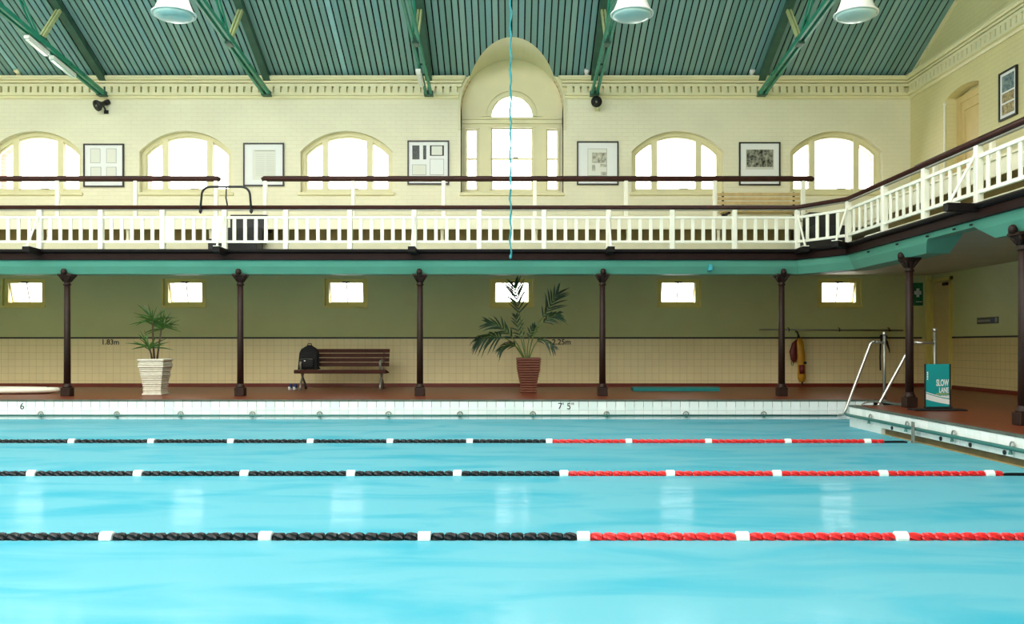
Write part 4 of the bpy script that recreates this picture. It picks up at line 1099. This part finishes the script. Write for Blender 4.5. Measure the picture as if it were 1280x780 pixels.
def lane_rope(label, d, xw, xend, xleft, wend=PX - 0.02):
    t = thing('lane_rope', label, 'lane rope', (xw, d, 0), 'floating lane ropes across the pool')
    obj('cable', MB().tube([(XL + 0.7, d, 0.008), (xend, d, 0.008), (wend, d, 0.006)], 0.008, 6), M['cable'], t)
    obj('tensioner', MB().tube([(xend, d, 0.008), (xend + 0.04, d, 0.008), (xend + 0.26, d, 0.008), (xend + 0.3, d, 0.008)], [0.01, 0.018, 0.018, 0.01], 8), M['float_black'], t)
    k = int((xend - xw) / PITCHF)
    i = k
    while xw + i * PITCHF > xleft:
        me = fw if i % 12 == 0 else (fr if i > 0 else fb)
        place('float', me, t, (xw + i * PITCHF, d, 0.012), (random.uniform(0, 6), 0, 0))
        i -= 1
lane_rope('farthest lane rope with black floats turning red past the middle', 1.21 * F / (553.5 - 432), 0.463, 4.62, -8.6, PX - 0.14)
lane_rope('middle lane rope with black floats turning red past the middle', 1.21 * F / (594.5 - 432), 0.483, 4.56, -6.6)
lane_rope('nearest lane rope with large black floats turning red past the middle', 1.21 * F / (674.5 - 432), 0.445, 4.60, -5.2)

# ================================================================== THINGS ON THE DECK
# steel handrails at the pool steps
t = thing('pool_handrail', 'steel handrail with a long slope at the far pool corner', 'handrail', (6.03, 14.05, DECK))
dA = 14.05
obj('sloping_rail', MB().tube([(X(1047, PW), PW - 0.06, 0.07), (X(1054, dA), dA, 0.09), (X(1057, dA), dA, 0.16), (X(1088, dA), dA, 1.235), (X(1090, dA), dA, 1.262), (X(1094, dA), dA, 1.272)], 0.024, 10), M['steel'], t, True)
obj('level_rail', MB().tube([(X(1090, dA), dA, 1.272), (X(1106, dA), dA, 1.255)], 0.022, 10), M['dull_steel'], t, True)
obj('post', MB().tube([(X(1105.5, dA), dA, DECK), (X(1105.5, dA), dA, 1.37)], 0.024, 10), M['dull_steel'], t, True)
obj('ball_cap', MB().lathe([(0.012, 0), (0.032, 0.02), (0.036, 0.045), (0.02, 0.07), (0.004, 0.075)], (X(1105.5, dA), dA, 1.365), 10), M['steel'], t, True)
obj('floor_flange', MB().lathe([(0.05, 0), (0.05, 0.012), (0.03, 0.02)], (X(1105.5, dA), dA, DECK), 12), M['steel'], t)
dB = 13.05
t = thing('pool_handrail', 'steel handrail passing behind the column next to the teal sign', 'handrail', (X(1168, dB), dB, DECK))
obj('sloping_rail', MB().tube([(X(1092, dB), dB, 0.15), (X(1099, dB), dB, 0.33), (X(1136.5, dB), dB, 1.16), (X(1140, dB), dB, 1.23), (X(1145, dB), dB, 1.255)], 0.024, 10), M['steel'], t, True)
obj('level_rail', MB().tube([(X(1143, dB), dB, 1.255), (X(1169, dB), dB, 1.248)], 0.022, 10), M['steel'], t, True)
obj('post', MB().tube([(X(1168.5, dB), dB, DECK), (X(1168.5, dB), dB, 1.41)], 0.024, 10), M['dull_steel'], t, True)
obj('ball_cap', MB().lathe([(0.012, 0), (0.032, 0.02), (0.036, 0.045), (0.02, 0.07), (0.004, 0.075)], (X(1168.5, dB), dB, 1.405), 10), M['steel'], t, True)
obj('floor_flange', MB().lathe([(0.05, 0), (0.05, 0.012), (0.03, 0.02)], (X(1168.5, dB), dB, DECK), 12), M['steel'], t)
t = thing('grab_hoop', 'low grey grab hoop at the corner of the pool steps', 'handle', (5.35, 12.85, DECK))
pts = [(5.20, 12.86, DECK)] + [(5.20 + 0.16 * (1 - math.cos(a)), 12.86, DECK + 0.055 * math.sin(a)) for a in [PI * i / 10 for i in range(1, 10)]] + [(5.52, 12.86, DECK)]
obj('hoop', MB().tube(pts, 0.012, 8), M['dull_steel'], t, True)
for xx in (5.20, 5.52): obj('flange', MB().lathe([(0.03, 0), (0.03, 0.008)], (xx, 12.86, DECK), 10), M['dull_steel'], t)

# slow lane sign
sx, sy = X(1172, 11.95), 11.95
t = thing('lane_sign', 'free-standing teal sign reading SLOW LANE on a black base', 'sign', (sx, sy, DECK))
w_, zb_, zt_ = 0.168, DECK + 0.03, Z(455, 11.95)
def sg(u, v, d): return (sx + u - 0.0, sy + d + 0.06 * u, v)
obj('panel', MB().panel(rect(-w_, w_, zb_, zt_), [], 0, 0.02, sg), M['sign_teal'], t)
obj('side_frame', MB().panel(rect(w_, w_ + 0.02, zb_, zt_), [], -0.004, 0.03, sg).panel(rect(-w_ - 0.008, -w_, zb_, zt_), [], -0.004, 0.03, sg), M['black'], t)
def band_pts(f0, f1): return [(-w_ + 2 * w_ * i / 12, f0(i / 12)) for i in range(13)] + [(-w_ + 2 * w_ * i / 12, f1(i / 12)) for i in range(12, -1, -1)]
hgt = zt_ - zb_
obj('white_swoosh', MB().panel(band_pts(lambda k: zb_ + hgt * (0.20 - 0.16 * k + 0.04 * k * k), lambda k: zb_ + hgt * (0.335 - 0.20 * k + 0.06 * k * k)), [], -0.003, 0, sg), M['sign_white'], t)
obj('white_swoosh', MB().panel(band_pts(lambda k: zb_ + hgt * (0.355 - 0.21 * k + 0.075 * k * k), lambda k: zb_ + hgt * (0.375 - 0.21 * k + 0.08 * k * k)), [], -0.003, 0, sg), M['sign_white'], t)
for s, zz, sz in (('SLOW', 0.505, 0.125), ('LANE', 0.352, 0.100)):
    me = text_mesh(s, sz, M['sign_white'], 'RIGHT', 0.001, 0.003)
    o = place('lettering', me, t, (sx + w_ - 0.012, sy - 0.003 + 0.06 * w_, zb_ + hgt * zz), (PI / 2, 0, math.atan(0.06)), (0.50 if s == 'SLOW' else 0.56, 1.0, 1.0))
mb = MB(); rr = random.Random(3); u = -0.02
while u < 0.15:
    l_ = rr.uniform(0.012, 0.03); mb.panel(rect(u, u + l_, zb_ + hgt * 0.308, zb_ + hgt * 0.332), [], -0.002, 0, sg); u += l_ + 0.008
obj('small_print', mb, M['sign_yellow'], t)
mb = MB(); u = 0.05
while u < 0.15:
    l_ = rr.uniform(0.012, 0.03); mb.panel(rect(u, u + l_, zb_ + hgt * 0.255, zb_ + hgt * 0.285), [], -0.002, 0, sg); u += l_ + 0.008
obj('small_print', mb, M['sign_white'], t)
mb = MB(); v = zb_ + hgt * 0.64
while v < zb_ + hgt * 0.80:
    l_ = rr.uniform(0.014, 0.03); mb.panel(rect(-w_ + 0.016, -w_ + 0.032, v, v + l_), [], -0.002, 0, sg); v += l_ + 0.006
obj('side_print', mb, M['sign_white'], t)
obj('base', MB().bbox((sx - 0.38, sy - 0.16, DECK), (sx + 0.34, sy + 0.10, DECK + 0.022), 0.008).bbox((sx - w_, sy - 0.03, DECK + 0.02), (sx + w_ + 0.03, sy + 0.06, DECK + 0.05), 0.006), M['black'], t)

# signs on the walls
t = thing('safety_sign', 'green safety sign with a white cross beside the corner column', 'sign', (X(1147, DW), DW - 0.01, 2.05))
zc1 = Z(366, DW); xs = X(1147, DW)
obj('plate', MB().bbox((X(1138, DW), DW - 0.012, Z(382, DW)), (X(1153.5, DW), DW, Z(353.5, DW)), 0.003), M['sign_green'], t)
obj('cross', MB().box((xs - 0.033, DW - 0.0145, zc1 - 0.095), (xs + 0.033, DW - 0.011, zc1 + 0.095)).box((xs - 0.075, DW - 0.0145, zc1 - 0.04), (xs + 0.075, DW - 0.011, zc1 + 0.04)), M['sign_white'], t)
mb = MB()
for u in (1144.5, 1147.2, 1150): mb.box((X(u, DW), DW - 0.014, Z(378, DW)), (X(u + 1.8, DW), DW - 0.011, Z(376.5, DW)))
obj('small_print', mb, M['sign_white'], t)
pa_, pb_ = XR * F / (1248.5 - 640), XR * F / (1222 - 640)
t = thing('wall_plaque', 'small dark plaque with a blue symbol on the right wall', 'sign', (XR, (pa_ + pb_) / 2, 1.62))
obj('plate', MB().bbox((XR - 0.014, pa_, 1.63), (XR, pb_, 1.755), 0.003), M['sign_grey'], t)
mb = MB(); u = pb_ - 0.03
while u > pa_ + 0.30:
    mb.box((XR - 0.017, u - 0.035, 1.665), (XR - 0.013, u, 1.71)); u -= 0.05
obj('small_print', mb, M['inkline'], t)
obj('symbol', MB().box((XR - 0.017, pa_ + 0.14, 1.65), (XR - 0.013, pa_ + 0.24, 1.74)), M['sign_blue'], t)
obj('symbol', MB().box((XR - 0.017, pa_ + 0.03, 1.65), (XR - 0.013, pa_ + 0.10, 1.74)), M['inkline'], t)

# wall pole and what hangs beside it
t = thing('wall_pole', 'long thin pole on hooks across the back wall at right', 'pole', (X(1040, DW), DW - 0.06, 1.55))
obj('pole', MB().tube([(X(948, DW), DW - 0.06, Z(412, DW)), (X(1127, DW), DW - 0.06, Z(413, DW))], 0.017, 8), M['dull_steel'], t, True)
for p in (985, 1048, 1110): obj('hook', MB().tube([(X(p, DW), DW, 1.60), (X(p, DW), DW - 0.08, 1.57), (X(p, DW), DW - 0.085, 1.53), (X(p, DW), DW - 0.05, 1.52)], 0.01, 6), M['black'], t)
dh = DW - 0.12
t = thing('rescue_tube', 'maroon rescue tube hanging left of the yellow one', 'rescue tube', (X(993, dh), dh, 0.9))
def slabtube(pts, hw, ht):
    """padded strap: flattened tube"""
    mb = MB().tube(pts, hw, 10)
    c = dh
    mb.v = [(a, c + (b - c) * ht, z) for a, b, z in mb.v]; return mb
obj('float', slabtube([(X(996.5, dh), dh, Z(425, dh)), (X(994, dh), dh, Z(430, dh)), (X(991.5, dh), dh, Z(440, dh)), (X(992.5, dh), dh, Z(449, dh)), (X(994, dh), dh, Z(452, dh))], [0.03, 0.07, 0.085, 0.07, 0.03], 0.6), M['maroon'], t, True)
obj('clip', MB().tube([(X(990.5, dh) + 0.025 * math.cos(a), dh, Z(454, dh) + 0.05 * math.sin(a)) for a in [2 * PI * i / 10 for i in range(11)]], 0.006, 5), M['black'], t)
obj('strap', MB().tube([(X(998.5, dh), DW - 0.02, 1.50), (X(998, dh), dh + 0.02, 1.45), (X(996.5, dh), dh, Z(425, dh))], 0.012, 6), M['strap'], t)
dh2 = dh; dh = DW - 0.22
t = thing('rescue_tube', 'yellow rescue tube with maroon patch hanging from a wall hook', 'rescue tube', (X(1001, dh), dh, 0.4))
obj('float', slabtube([(X(999.5, dh), dh, Z(423, dh)), (X(1000, dh), dh, Z(428, dh)), (X(1001.5, dh), dh, Z(445, dh)), (X(1002, dh), dh, Z(462, dh)), (X(1002, dh), dh, Z(473, dh)), (X(1002.5, dh), dh, Z(477.5, dh))], [0.04, 0.075, 0.085, 0.08, 0.085, 0.05], 0.6), M['yellow'], t, True)
obj('patch', slabtube([(X(1001.5, dh), dh - 0.02, Z(456, dh)), (X(1002, dh), dh - 0.02, Z(467, dh))], 0.062, 0.9), M['maroon'], t, True)
obj('buckle', MB().bbox((X(1003.5, dh), dh - 0.07, Z(455, dh)), (X(1007, dh), dh - 0.04, Z(452, dh)), 0.006), M['black'], t)
obj('strap', MB().tube([(X(998.5, dh), DW - 0.02, 1.52), (X(998.5, dh), DW - 0.12, 1.50), (X(999.5, dh), dh, Z(423, dh))], 0.02, 6), M['strap'], t)
obj('tail', MB().bbox((X(1001.5, dh), dh - 0.02, Z(481, dh)), (X(1003.5, dh), dh + 0.01, Z(474, dh)), 0.004), M['strap'], t)
dh = DW - 0.1
t = thing('hanging_straps', 'dark straps hanging on the wall behind the steel handrail post', 'straps', (X(1104, dh), dh, 0.7))
obj('hook', MB().tube([(X(1103, dh), DW, Z(419, dh)), (X(1103, dh), dh, Z(419, dh)), (X(1103, dh), dh, Z(421, dh))], 0.012, 6), M['black'], t)
obj('strap', MB().tube([(X(1103, dh), dh, Z(419.5, dh)), (X(1100.5, dh), dh - 0.01, Z(430, dh)), (X(1100, dh), dh, Z(446, dh)), (X(1100.5, dh), dh, Z(463, dh))], [0.03, 0.02, 0.016, 0.016], 6), M['strap'], t)
obj('strap', MB().tube([(X(1103, dh), dh, Z(419.5, dh)), (X(1108, dh), dh - 0.02, Z(428, dh)), (X(1111.5, dh), dh, Z(437, dh)), (X(1112, dh), dh, Z(441, dh))], [0.04, 0.03, 0.014, 0.012], 6), M['strap'], t)
obj('pad', MB().bbox((X(1099, dh), dh - 0.04, Z(424, dh)), (X(1109, dh), dh, Z(419, dh)), 0.02), M['strap'], t)

# bench with its backpack and shoes
bD = 17.4
t = thing('park_bench', 'brown slatted bench with grey iron legs against the tiled wall', 'bench', (-3.47, bD + 0.25, DECK))
bl, br_ = -4.40, -2.53
sz_ = DECK + 0.405
for k in range(5):
    y0_ = bD + 0.01 + k * 0.085; zz = sz_ - 0.012 * k
    obj('slat', MB().bbox((bl, y0_, zz - (0.075 if k == 0 else 0.03)), (br_, y0_ + 0.065, zz), 0.012), M['wood'], t)
for k in range(4):
    z0_ = sz_ + 0.065 + k * 0.093; y0_ = bD + 0.46 + k * 0.03
    mb = MB(); mb.beam((bl + 0.02, y0_, z0_ + 0.035), (br_ - 0.01, y0_, z0_ + 0.035), 0.028, 0.076, (0, 0.3, 1)); obj('slat', mb, M['wood'], t)
for xx in (-4.27, -2.66):
    e = obj('end_frame', MB().tube([(xx, bD + 0.02, DECK), (xx, bD + 0.05, DECK + 0.1), (xx, bD + 0.19, DECK + 0.24), (xx, bD + 0.32, DECK + 0.36)], [0.032, 0.026, 0.022, 0.022], 8)
        .tube([(xx, bD + 0.50, DECK), (xx, bD + 0.44, DECK + 0.1), (xx, bD + 0.26, DECK + 0.22), (xx, bD + 0.08, DECK + 0.37)], [0.032, 0.026, 0.022, 0.022], 8)
        .tube([(xx, bD + 0.02, DECK + 0.36), (xx, bD + 0.42, DECK + 0.345), (xx, bD + 0.47, DECK + 0.42), (xx, bD + 0.58, DECK + 0.80)], 0.02, 8), M['dull_steel'], t, True)
    obj('armrest', MB().tube([(xx, bD + 0.50, DECK + 0.56), (xx, bD + 0.3, DECK + 0.59), (xx, bD + 0.1, DECK + 0.575), (xx, bD + 0.03, DECK + 0.53), (xx, bD + 0.06, DECK + 0.48), (xx, bD + 0.07, DECK + 0.37)], [0.018, 0.024, 0.026, 0.026, 0.022, 0.02], 8), M['dull_steel'], t, True)

bx = X(386, bD + 0.26); by = bD + 0.25
t = thing('backpack', 'black backpack leaning on the left end of the bench', 'bag', (bx, by, sz_ + 0.002))
bm = bmesh.new(); bmesh.ops.create_cube(bm, size=1); bmesh.ops.subdivide_edges(bm, edges=bm.edges[:], cuts=5, use_grid_fill=True)
for v in bm.verts:
    x_, y_, z_ = v.co
    k = z_ + 0.5
    n_ = Vector((x_, y_, 0)); rr = max(abs(x_), abs(y_))
    if n_.length > 1e-6: n_ = n_ * (rr / n_.length) * (0.35) + n_ * 0.65
    taper = 1.0 - 0.10 * k - 0.42 * max(0, k - 0.70) / 0.30 * max(0, k - 0.70) / 0.30 * 1.6
    v.co = Vector((n_.x * 0.42 * taper, n_.y * 0.26 * taper * (1.05 - 0.2 * k) + 0.10 * k, k * 0.50 - 0.012 * (rr * 2) ** 2 * (1 if k > 0.9 else 0)))
bm.verts.index_update(); mb = MB().add([v.co + Vector((bx, by - 0.02, sz_ + 0.002)) for v in bm.verts], [[v.index for v in f.verts] for f in bm.faces]); bm.free()
obj('body', mb, M['fabric_black'], t, True)
def pocket(w, z0, z1, yo, dp):
    mb = MB(); prof = [(0.0, 0.0), (0.5, 0.0)]
    return MB().bbox((bx - w / 2, by - yo - dp, sz_ + z0), (bx + w / 2, by - yo, sz_ + z1), 0.035)
obj('front_pocket', pocket(0.30, 0.03, 0.24, 0.10, 0.09), M['fabric_black'], t, True)
obj('top_pocket', pocket(0.22, 0.26, 0.37, 0.065, 0.06), M['fabric_black'], t, True)
obj('zip', MB().tube([(bx - 0.13, by - 0.193, sz_ + 0.215), (bx, by - 0.196, sz_ + 0.225), (bx + 0.13, by - 0.193, sz_ + 0.215)], 0.005, 5), M['dull_steel'], t)
obj('badge', MB().bbox((bx - 0.05, by - 0.20, sz_ + 0.17), (bx - 0.02, by - 0.185, sz_ + 0.19), 0.003), M['enamel'], t)
obj('grab_loop', MB().tube([(bx - 0.05, by + 0.08, sz_ + 0.47), (bx - 0.03, by + 0.08, sz_ + 0.53), (bx + 0.03, by + 0.08, sz_ + 0.53), (bx + 0.05, by + 0.08, sz_ + 0.47)], 0.010, 6), M['fabric_black'], t, True)
obj('strap', MB().tube([(bx + 0.15, by + 0.08, sz_ + 0.36), (bx + 0.21, by + 0.0, sz_ + 0.2), (bx + 0.2, by - 0.02, sz_ + 0.05), (bx + 0.24, by - 0.05, sz_ + 0.02)], 0.016, 6), M['fabric_black'], t, True)

def shoe(label, x_, y_):
    t = thing('shoe', label, 'shoe', (x_, y_, DECK), 'shoes under the bench')
    out = [(0.038 * math.cos(a) * (1.0 if math.sin(a) < 0 else 0.85), 0.13 * math.sin(a)) for a in [2 * PI * i / 16 for i in range(16)]]
    def lay(rows):
        mb = MB(); vs = []; fs = []
        for z_, k, q in rows:
            vs += [(x_ + u * k, y_ + (v + q) * (k if k > 0.8 else k + 0.1), DECK + z_) for u, v in out]
        for i in range(len(rows) - 1):
            for j in range(16): fs.append((i * 16 + j, i * 16 + (j + 1) % 16, (i + 1) * 16 + (j + 1) % 16, (i + 1) * 16 + j))
        fs += [tuple(range(16))[::-1], tuple((len(rows) - 1) * 16 + j for j in range(16))]
        return mb.add(vs, fs)
    obj('sole', lay([(0.001, 1.0, 0), (0.03, 1.05, 0), (0.034, 1.0, 0)]), M['enamel'], t)
    obj('upper', lay([(0.03, 0.98, 0), (0.06, 0.9, 0.005), (0.09, 0.66, 0.03), (0.12, 0.5, 0.07)]), M['blue'], t, True)
    obj('toe_cap', MB().bbox((x_ - 0.026, y_ - 0.128, DECK + 0.03), (x_ + 0.026, y_ - 0.07, DECK + 0.062), 0.012), M['enamel'], t)
    obj('lace', MB().bbox((x_ - 0.02, y_ - 0.05, DECK + 0.075), (x_ + 0.02, y_ - 0.02, DECK + 0.094), 0.005).bbox((x_ - 0.02, y_ - 0.01, DECK + 0.09), (x_ + 0.02, y_ + 0.02, DECK + 0.11), 0.005), M['enamel'], t)
shoe('left shoe of the blue and white pair by the bench leg', X(363.2, 17.55), 17.55)
shoe('right shoe of the blue and white pair by the bench leg', X(369.2, 17.55), 17.55)

# planters
def square_pot(name, label, x_, y_, rot, prof, m, soil_r, soil_z):
    t = thing(name, label, 'plant', (x_, y_, DECK)); 
    mb = MB().lathe(prof, (0, 0, 0), sq=True)
    c, s = math.cos(rot), math.sin(rot)
    mb.v = [(x_ + a * c - b * s, y_ + a * s + b * c, DECK + z) for a, b, z in mb.v]
    obj('pot', mb, m, t)
    mb = MB().lathe([(soil_r, soil_z - 0.02), (soil_r, soil_z)], sq=True)
    mb.v = [(x_ + a * c - b * s, y_ + a * s + b * c, DECK + z) for a, b, z in mb.v]
    obj('soil', mb, M['soil'], t)
    return t
def interp(keys, k):
    for (a, ra), (b, rb) in zip(keys, keys[1:]):
        if k <= b: return ra + (rb - ra) * (k - a) / (b - a)
    return keys[-1][1]
rr = random.Random(11)
keys = [(0, 0.165), (0.05, 0.165), (0.12, 0.155), (0.45, 0.185), (0.8, 0.225), (1.0, 0.225)]
prof = []; Hh = 0.655; nL = 17
for i in range(nL):
    r_ = interp(keys, (i + 0.5) / nL) + rr.uniform(-0.008, 0.008)
    if i == 0: r_ = 0.175
    z0_, z1_ = Hh * i / nL, Hh * (i + 1) / nL
    prof += [(r_ - 0.02, z0_), (r_, z0_ + 0.008), (r_, z1_ - 0.008), (r_ - 0.02, z1_)]
prof += [(0.19, Hh), (0.185, Hh - 0.06)]
wx, wy = X(194.5, 15.72), 15.72
yucca = square_pot('potted_yucca', 'spiky green yucca in a square white stacked-slate pot', wx, wy, 0.0, prof, M['pot_white'], 0.188, Hh - 0.05)
def blade(base, tip, w, sag, n=5, face=(0.25, 1, 0.45)):
    base, tip = Vector(base), Vector(tip); d = tip - base; ln = d.length
    side_ = d.cross(Vector(face))
    if side_.length < 1e-4: side_ = Vector((1, 0, 0))
    side_.normalize(); up = side_.cross(d).normalized(); vs = []; fs = []
    for i in range(n + 1):
        k = i / n; p = base + d * k + Vector((0, 0, -sag * k * k)) + up * 0
        ww = w * (0.55 + 1.8 * k * (1 - k)) * (1 - k ** 3) + 0.001
        vs += [p - side_ * ww, p + up * -0.35 * ww, p + side_ * ww]
    for i in range(n):
        a = i * 3; fs += [(a, a + 1, a + 4, a + 3), (a + 1, a + 2, a + 5, a + 4)]
    # thickness
    m_ = len(vs); vs += [v + up * 0.003 for v in vs]; fs += [tuple(q + m_ for q in reversed(f)) for f in fs]
    for i in range(n):
        a = i * 3; fs += [(a, a + 3, a + 3 + m_, a + m_), (a + 2 + m_, a + 5 + m_, a + 5, a + 2)]
    return MB().add(vs, fs)
def rosette(px, py, n, ln, seed, parent, up_bias):
    rg = random.Random(seed); c = Vector((X(px, wy), wy + rg.uniform(-0.06, 0.06), Z(py, wy)))
    for i in range(n):
        a = 2 * PI * i / n + rg.uniform(-0.25, 0.25); el = up_bias * rg.uniform(-0.15, 1.0)
        l_ = ln * rg.uniform(0.8, 1.1)
        dv = Vector((math.cos(a) * math.cos(el), math.sin(a) * math.cos(el) * 0.8, math.sin(el)))
        b = c - Vector((0, 0, 0.05)) + Vector((0, 0, rg.uniform(-0.02, 0.06)))
        obj('leaf', blade(b, b + dv * l_, 0.0145, l_ * rg.uniform(0.05, 0.25), 5, (rg.uniform(-0.4, 0.4), 1, rg.uniform(0.2, 0.9))), M['leaf_a'], parent)
    return c
for (px, py, n, ln, sd, base_px) in ((192, 399, 22, 0.44, 1, 193), (200.5, 408, 22, 0.42, 2, 196), (187, 433, 20, 0.40, 3, 190.5)):
    c = rosette(px, py, n, ln, sd, yucca, 1.15)
    b = Vector((X(base_px, wy), wy, DECK + Hh - 0.05))
    obj('trunk', MB().tube([b, (b + c) / 2 + Vector((0.008 * (sd - 2), 0, 0)), c], [0.02, 0.017, 0.014], 8), M['trunk'], yucca, True)

keys = [(0, 0.152), (0.2, 0.152), (0.35, 0.178), (0.7, 0.225), (0.97, 0.236), (1.0, 0.236)]
prof = []; Hp = 0.665; nL = 14
for i in range(nL):
    r_ = interp(keys, (i + 0.5) / nL); z0_, z1_ = Hp * i / nL, Hp * (i + 1) / nL
    if i == 0: r_ = 0.158
    prof += [(r_ - 0.022, z0_), (r_, z0_ + 0.013), (r_, z1_ - 0.013), (r_ - 0.022, z1_)]
prof += [(0.20, Hp), (0.195, Hp - 0.06)]
pxx, pyy = X(660.5, 16.5), 16.5
palm = square_pot('potted_palm', 'dark leafy palm in a tall ribbed brown pot', pxx, pyy, 0.0, prof, M['pot_brown'], 0.198, Hp - 0.05)
def frond(pts_px, depth, ll, n, seed, droop, start=0.4, spread=1.0, wd=0.017):
    """arching stem with paired leaflets; the tip lies `depth` metres in front of (-) or behind the pot"""
    rg = random.Random(seed); K = []
    m_ = len(pts_px)
    for i, (a, b) in enumerate(pts_px):
        yy_ = pyy + depth * i / (m_ - 1); K.append(Vector((X(a, yy_), yy_, Z(b, yy_))))
    K[0] = Vector((K[0].x, pyy + rg.uniform(-0.05, 0.05), DECK + Hp - 0.05))
    # smooth curve
    C = []
    for i in range(m_ - 1):
        p0, p1, p2, p3 = K[max(i - 1, 0)], K[i], K[i + 1], K[min(i + 2, m_ - 1)]
        for j in range(8):
            u = j / 8
            C.append(0.5 * ((2 * p1) + (p2 - p0) * u + (2 * p0 - 5 * p1 + 4 * p2 - p3) * u * u + (3 * p1 - p0 - 3 * p2 + p3) * u ** 3))
    C.append(K[-1]); N = len(C)
    st = obj('frond', MB().tube(C, [0.011 * (1 - 0.75 * i / (N - 1)) + 0.002 for i in range(N)], 6), M['stem_green'], palm, True)
    for i in range(n):
        k = start + (1 - start) * i / (n - 1); q = k * (N - 1); a = min(int(q), N - 2); p = C[a].lerp(C[a + 1], q - a)
        tg = (C[min(a + 1, N - 1)] - C[max(a - 1, 0)]).normalized()
        s_ = tg.cross(Vector((0, 1, 0.35))).normalized()
        for sg_ in (-1, 1):
            L_ = ll * (0.55 + 0.45 * math.sin(PI * (0.15 + 0.8 * (i / (n - 1))))) * rg.uniform(0.88, 1.1)
            ang_ = math.radians(rg.uniform(28, 50)) * spread * (1 - 0.45 * i / (n - 1))
            dv = tg * math.cos(ang_) + s_ * sg_ * math.sin(ang_) + Vector((0, rg.uniform(-0.2, 0.2), 0))
            obj('leaflet', blade(p, p + dv.normalized() * L_, wd, L_ * droop * rg.uniform(0.7, 1.3), 3, (rg.uniform(-0.3, 0.3), 1, rg.uniform(0.0, 0.7))), M['leaf_b'], st)
frond([(658, 447), (653, 415), (648, 385), (643, 358)], 0.25, 0.40, 10, 1, 0.10, 0.60, 1.1)
frond([(660, 447), (668, 415), (683, 390), (697, 367)], -0.15, 0.40, 10, 2, 0.18, 0.58)
frond([(660, 447), (667, 420), (683, 400), (697, 393)], -0.45, 0.28, 8, 3, 0.40, 0.60)
frond([(657, 447), (645, 428), (628, 410), (612, 404)], -0.2, 0.34, 10, 4, 0.22, 0.45)
frond([(656, 447), (640, 428), (618, 420), (598, 424)], -0.5, 0.30, 12, 5, 0.55, 0.55, 1.3, 0.020)
frond([(658, 447), (653, 430), (648, 412), (645, 396)], 0.35, 0.24, 7, 6, 0.2, 0.45)
frond([(661, 447), (668, 432), (677, 424), (690, 432)], -0.3, 0.22, 7, 7, 0.5, 0.5)
frond([(656, 447), (646, 434), (636, 430), (626, 436)], -0.4, 0.24, 8, 8, 0.5, 0.4)
frond([(659, 447), (660, 430), (664, 415), (668, 408)], 0.3, 0.2, 6, 9, 0.2, 0.5)

# teal mat and white board
t = thing('foam_mat', 'flat teal foam mat on the deck right of the palm', 'mat', (3.45, 17.2, DECK))
mo = [(X(791.5, 16.95), 16.95), (X(900, 16.95), 16.95), (X(897, 17.6), 17.6), (X(789, 17.6), 17.6)]
obj('mat', MB().panel(mo, [], DECK + 0.002, DECK + 0.06, lambda u, v, d: (u, v, d)), M['mat_teal'], t)
obj('seam', MB().panel([(mo[0][0] - 0.004, mo[0][1] - 0.004), (mo[1][0] + 0.004, mo[1][1] - 0.004), (mo[2][0] + 0.004, mo[2][1] + 0.004), (mo[3][0] - 0.004, mo[3][1] + 0.004)], [], DECK + 0.028, DECK + 0.034, lambda u, v, d: (u, v, d)), M['mat_teal'], t)

bcx, bcy = -10.2, 16.1
t = thing('rescue_board', 'long white board with a sunken dark groove lying on the deck at left', 'board', (bcx, bcy, DECK))
def oval(la, wb, z, n=40):
    return [(bcx + la * math.copysign(abs(math.cos(a)) ** 0.9, math.cos(a)), bcy + wb * math.copysign(abs(math.sin(a)) ** 1.15, math.sin(a)), DECK + z) for a in [2 * PI * i / n for i in range(n)]]
rows = [oval(1.55, 0.30, 0.004), oval(1.74, 0.385, 0.03), oval(1.80, 0.40, 0.075), oval(1.74, 0.37, 0.115), oval(1.45, 0.24, 0.125), oval(1.15, 0.16, 0.12), oval(1.05, 0.12, 0.085)]
vs = [p for r in rows for p in r]; fs = []
for i in range(len(rows) - 1):
    for j in range(40): fs.append((i * 40 + j, i * 40 + (j + 1) % 40, (i + 1) * 40 + (j + 1) % 40, (i + 1) * 40 + j))
fs += [tuple(range(40))[::-1], tuple(6 * 40 + j for j in range(40))]
obj('hull', MB().add(vs, fs), M['board'], t, True)
obj('groove', MB().panel([(p[0], p[1]) for p in oval(1.06, 0.125, 0)], [], DECK + 0.086, DECK + 0.10, lambda u, v, d: (u, v, d)), M['coping'], t)
obj('tow_eye', MB().lathe([(0.025, 0), (0.025, 0.02), (0.012, 0.025)], (bcx + 1.55, bcy, DECK + 0.112), 10), M['black'], t)
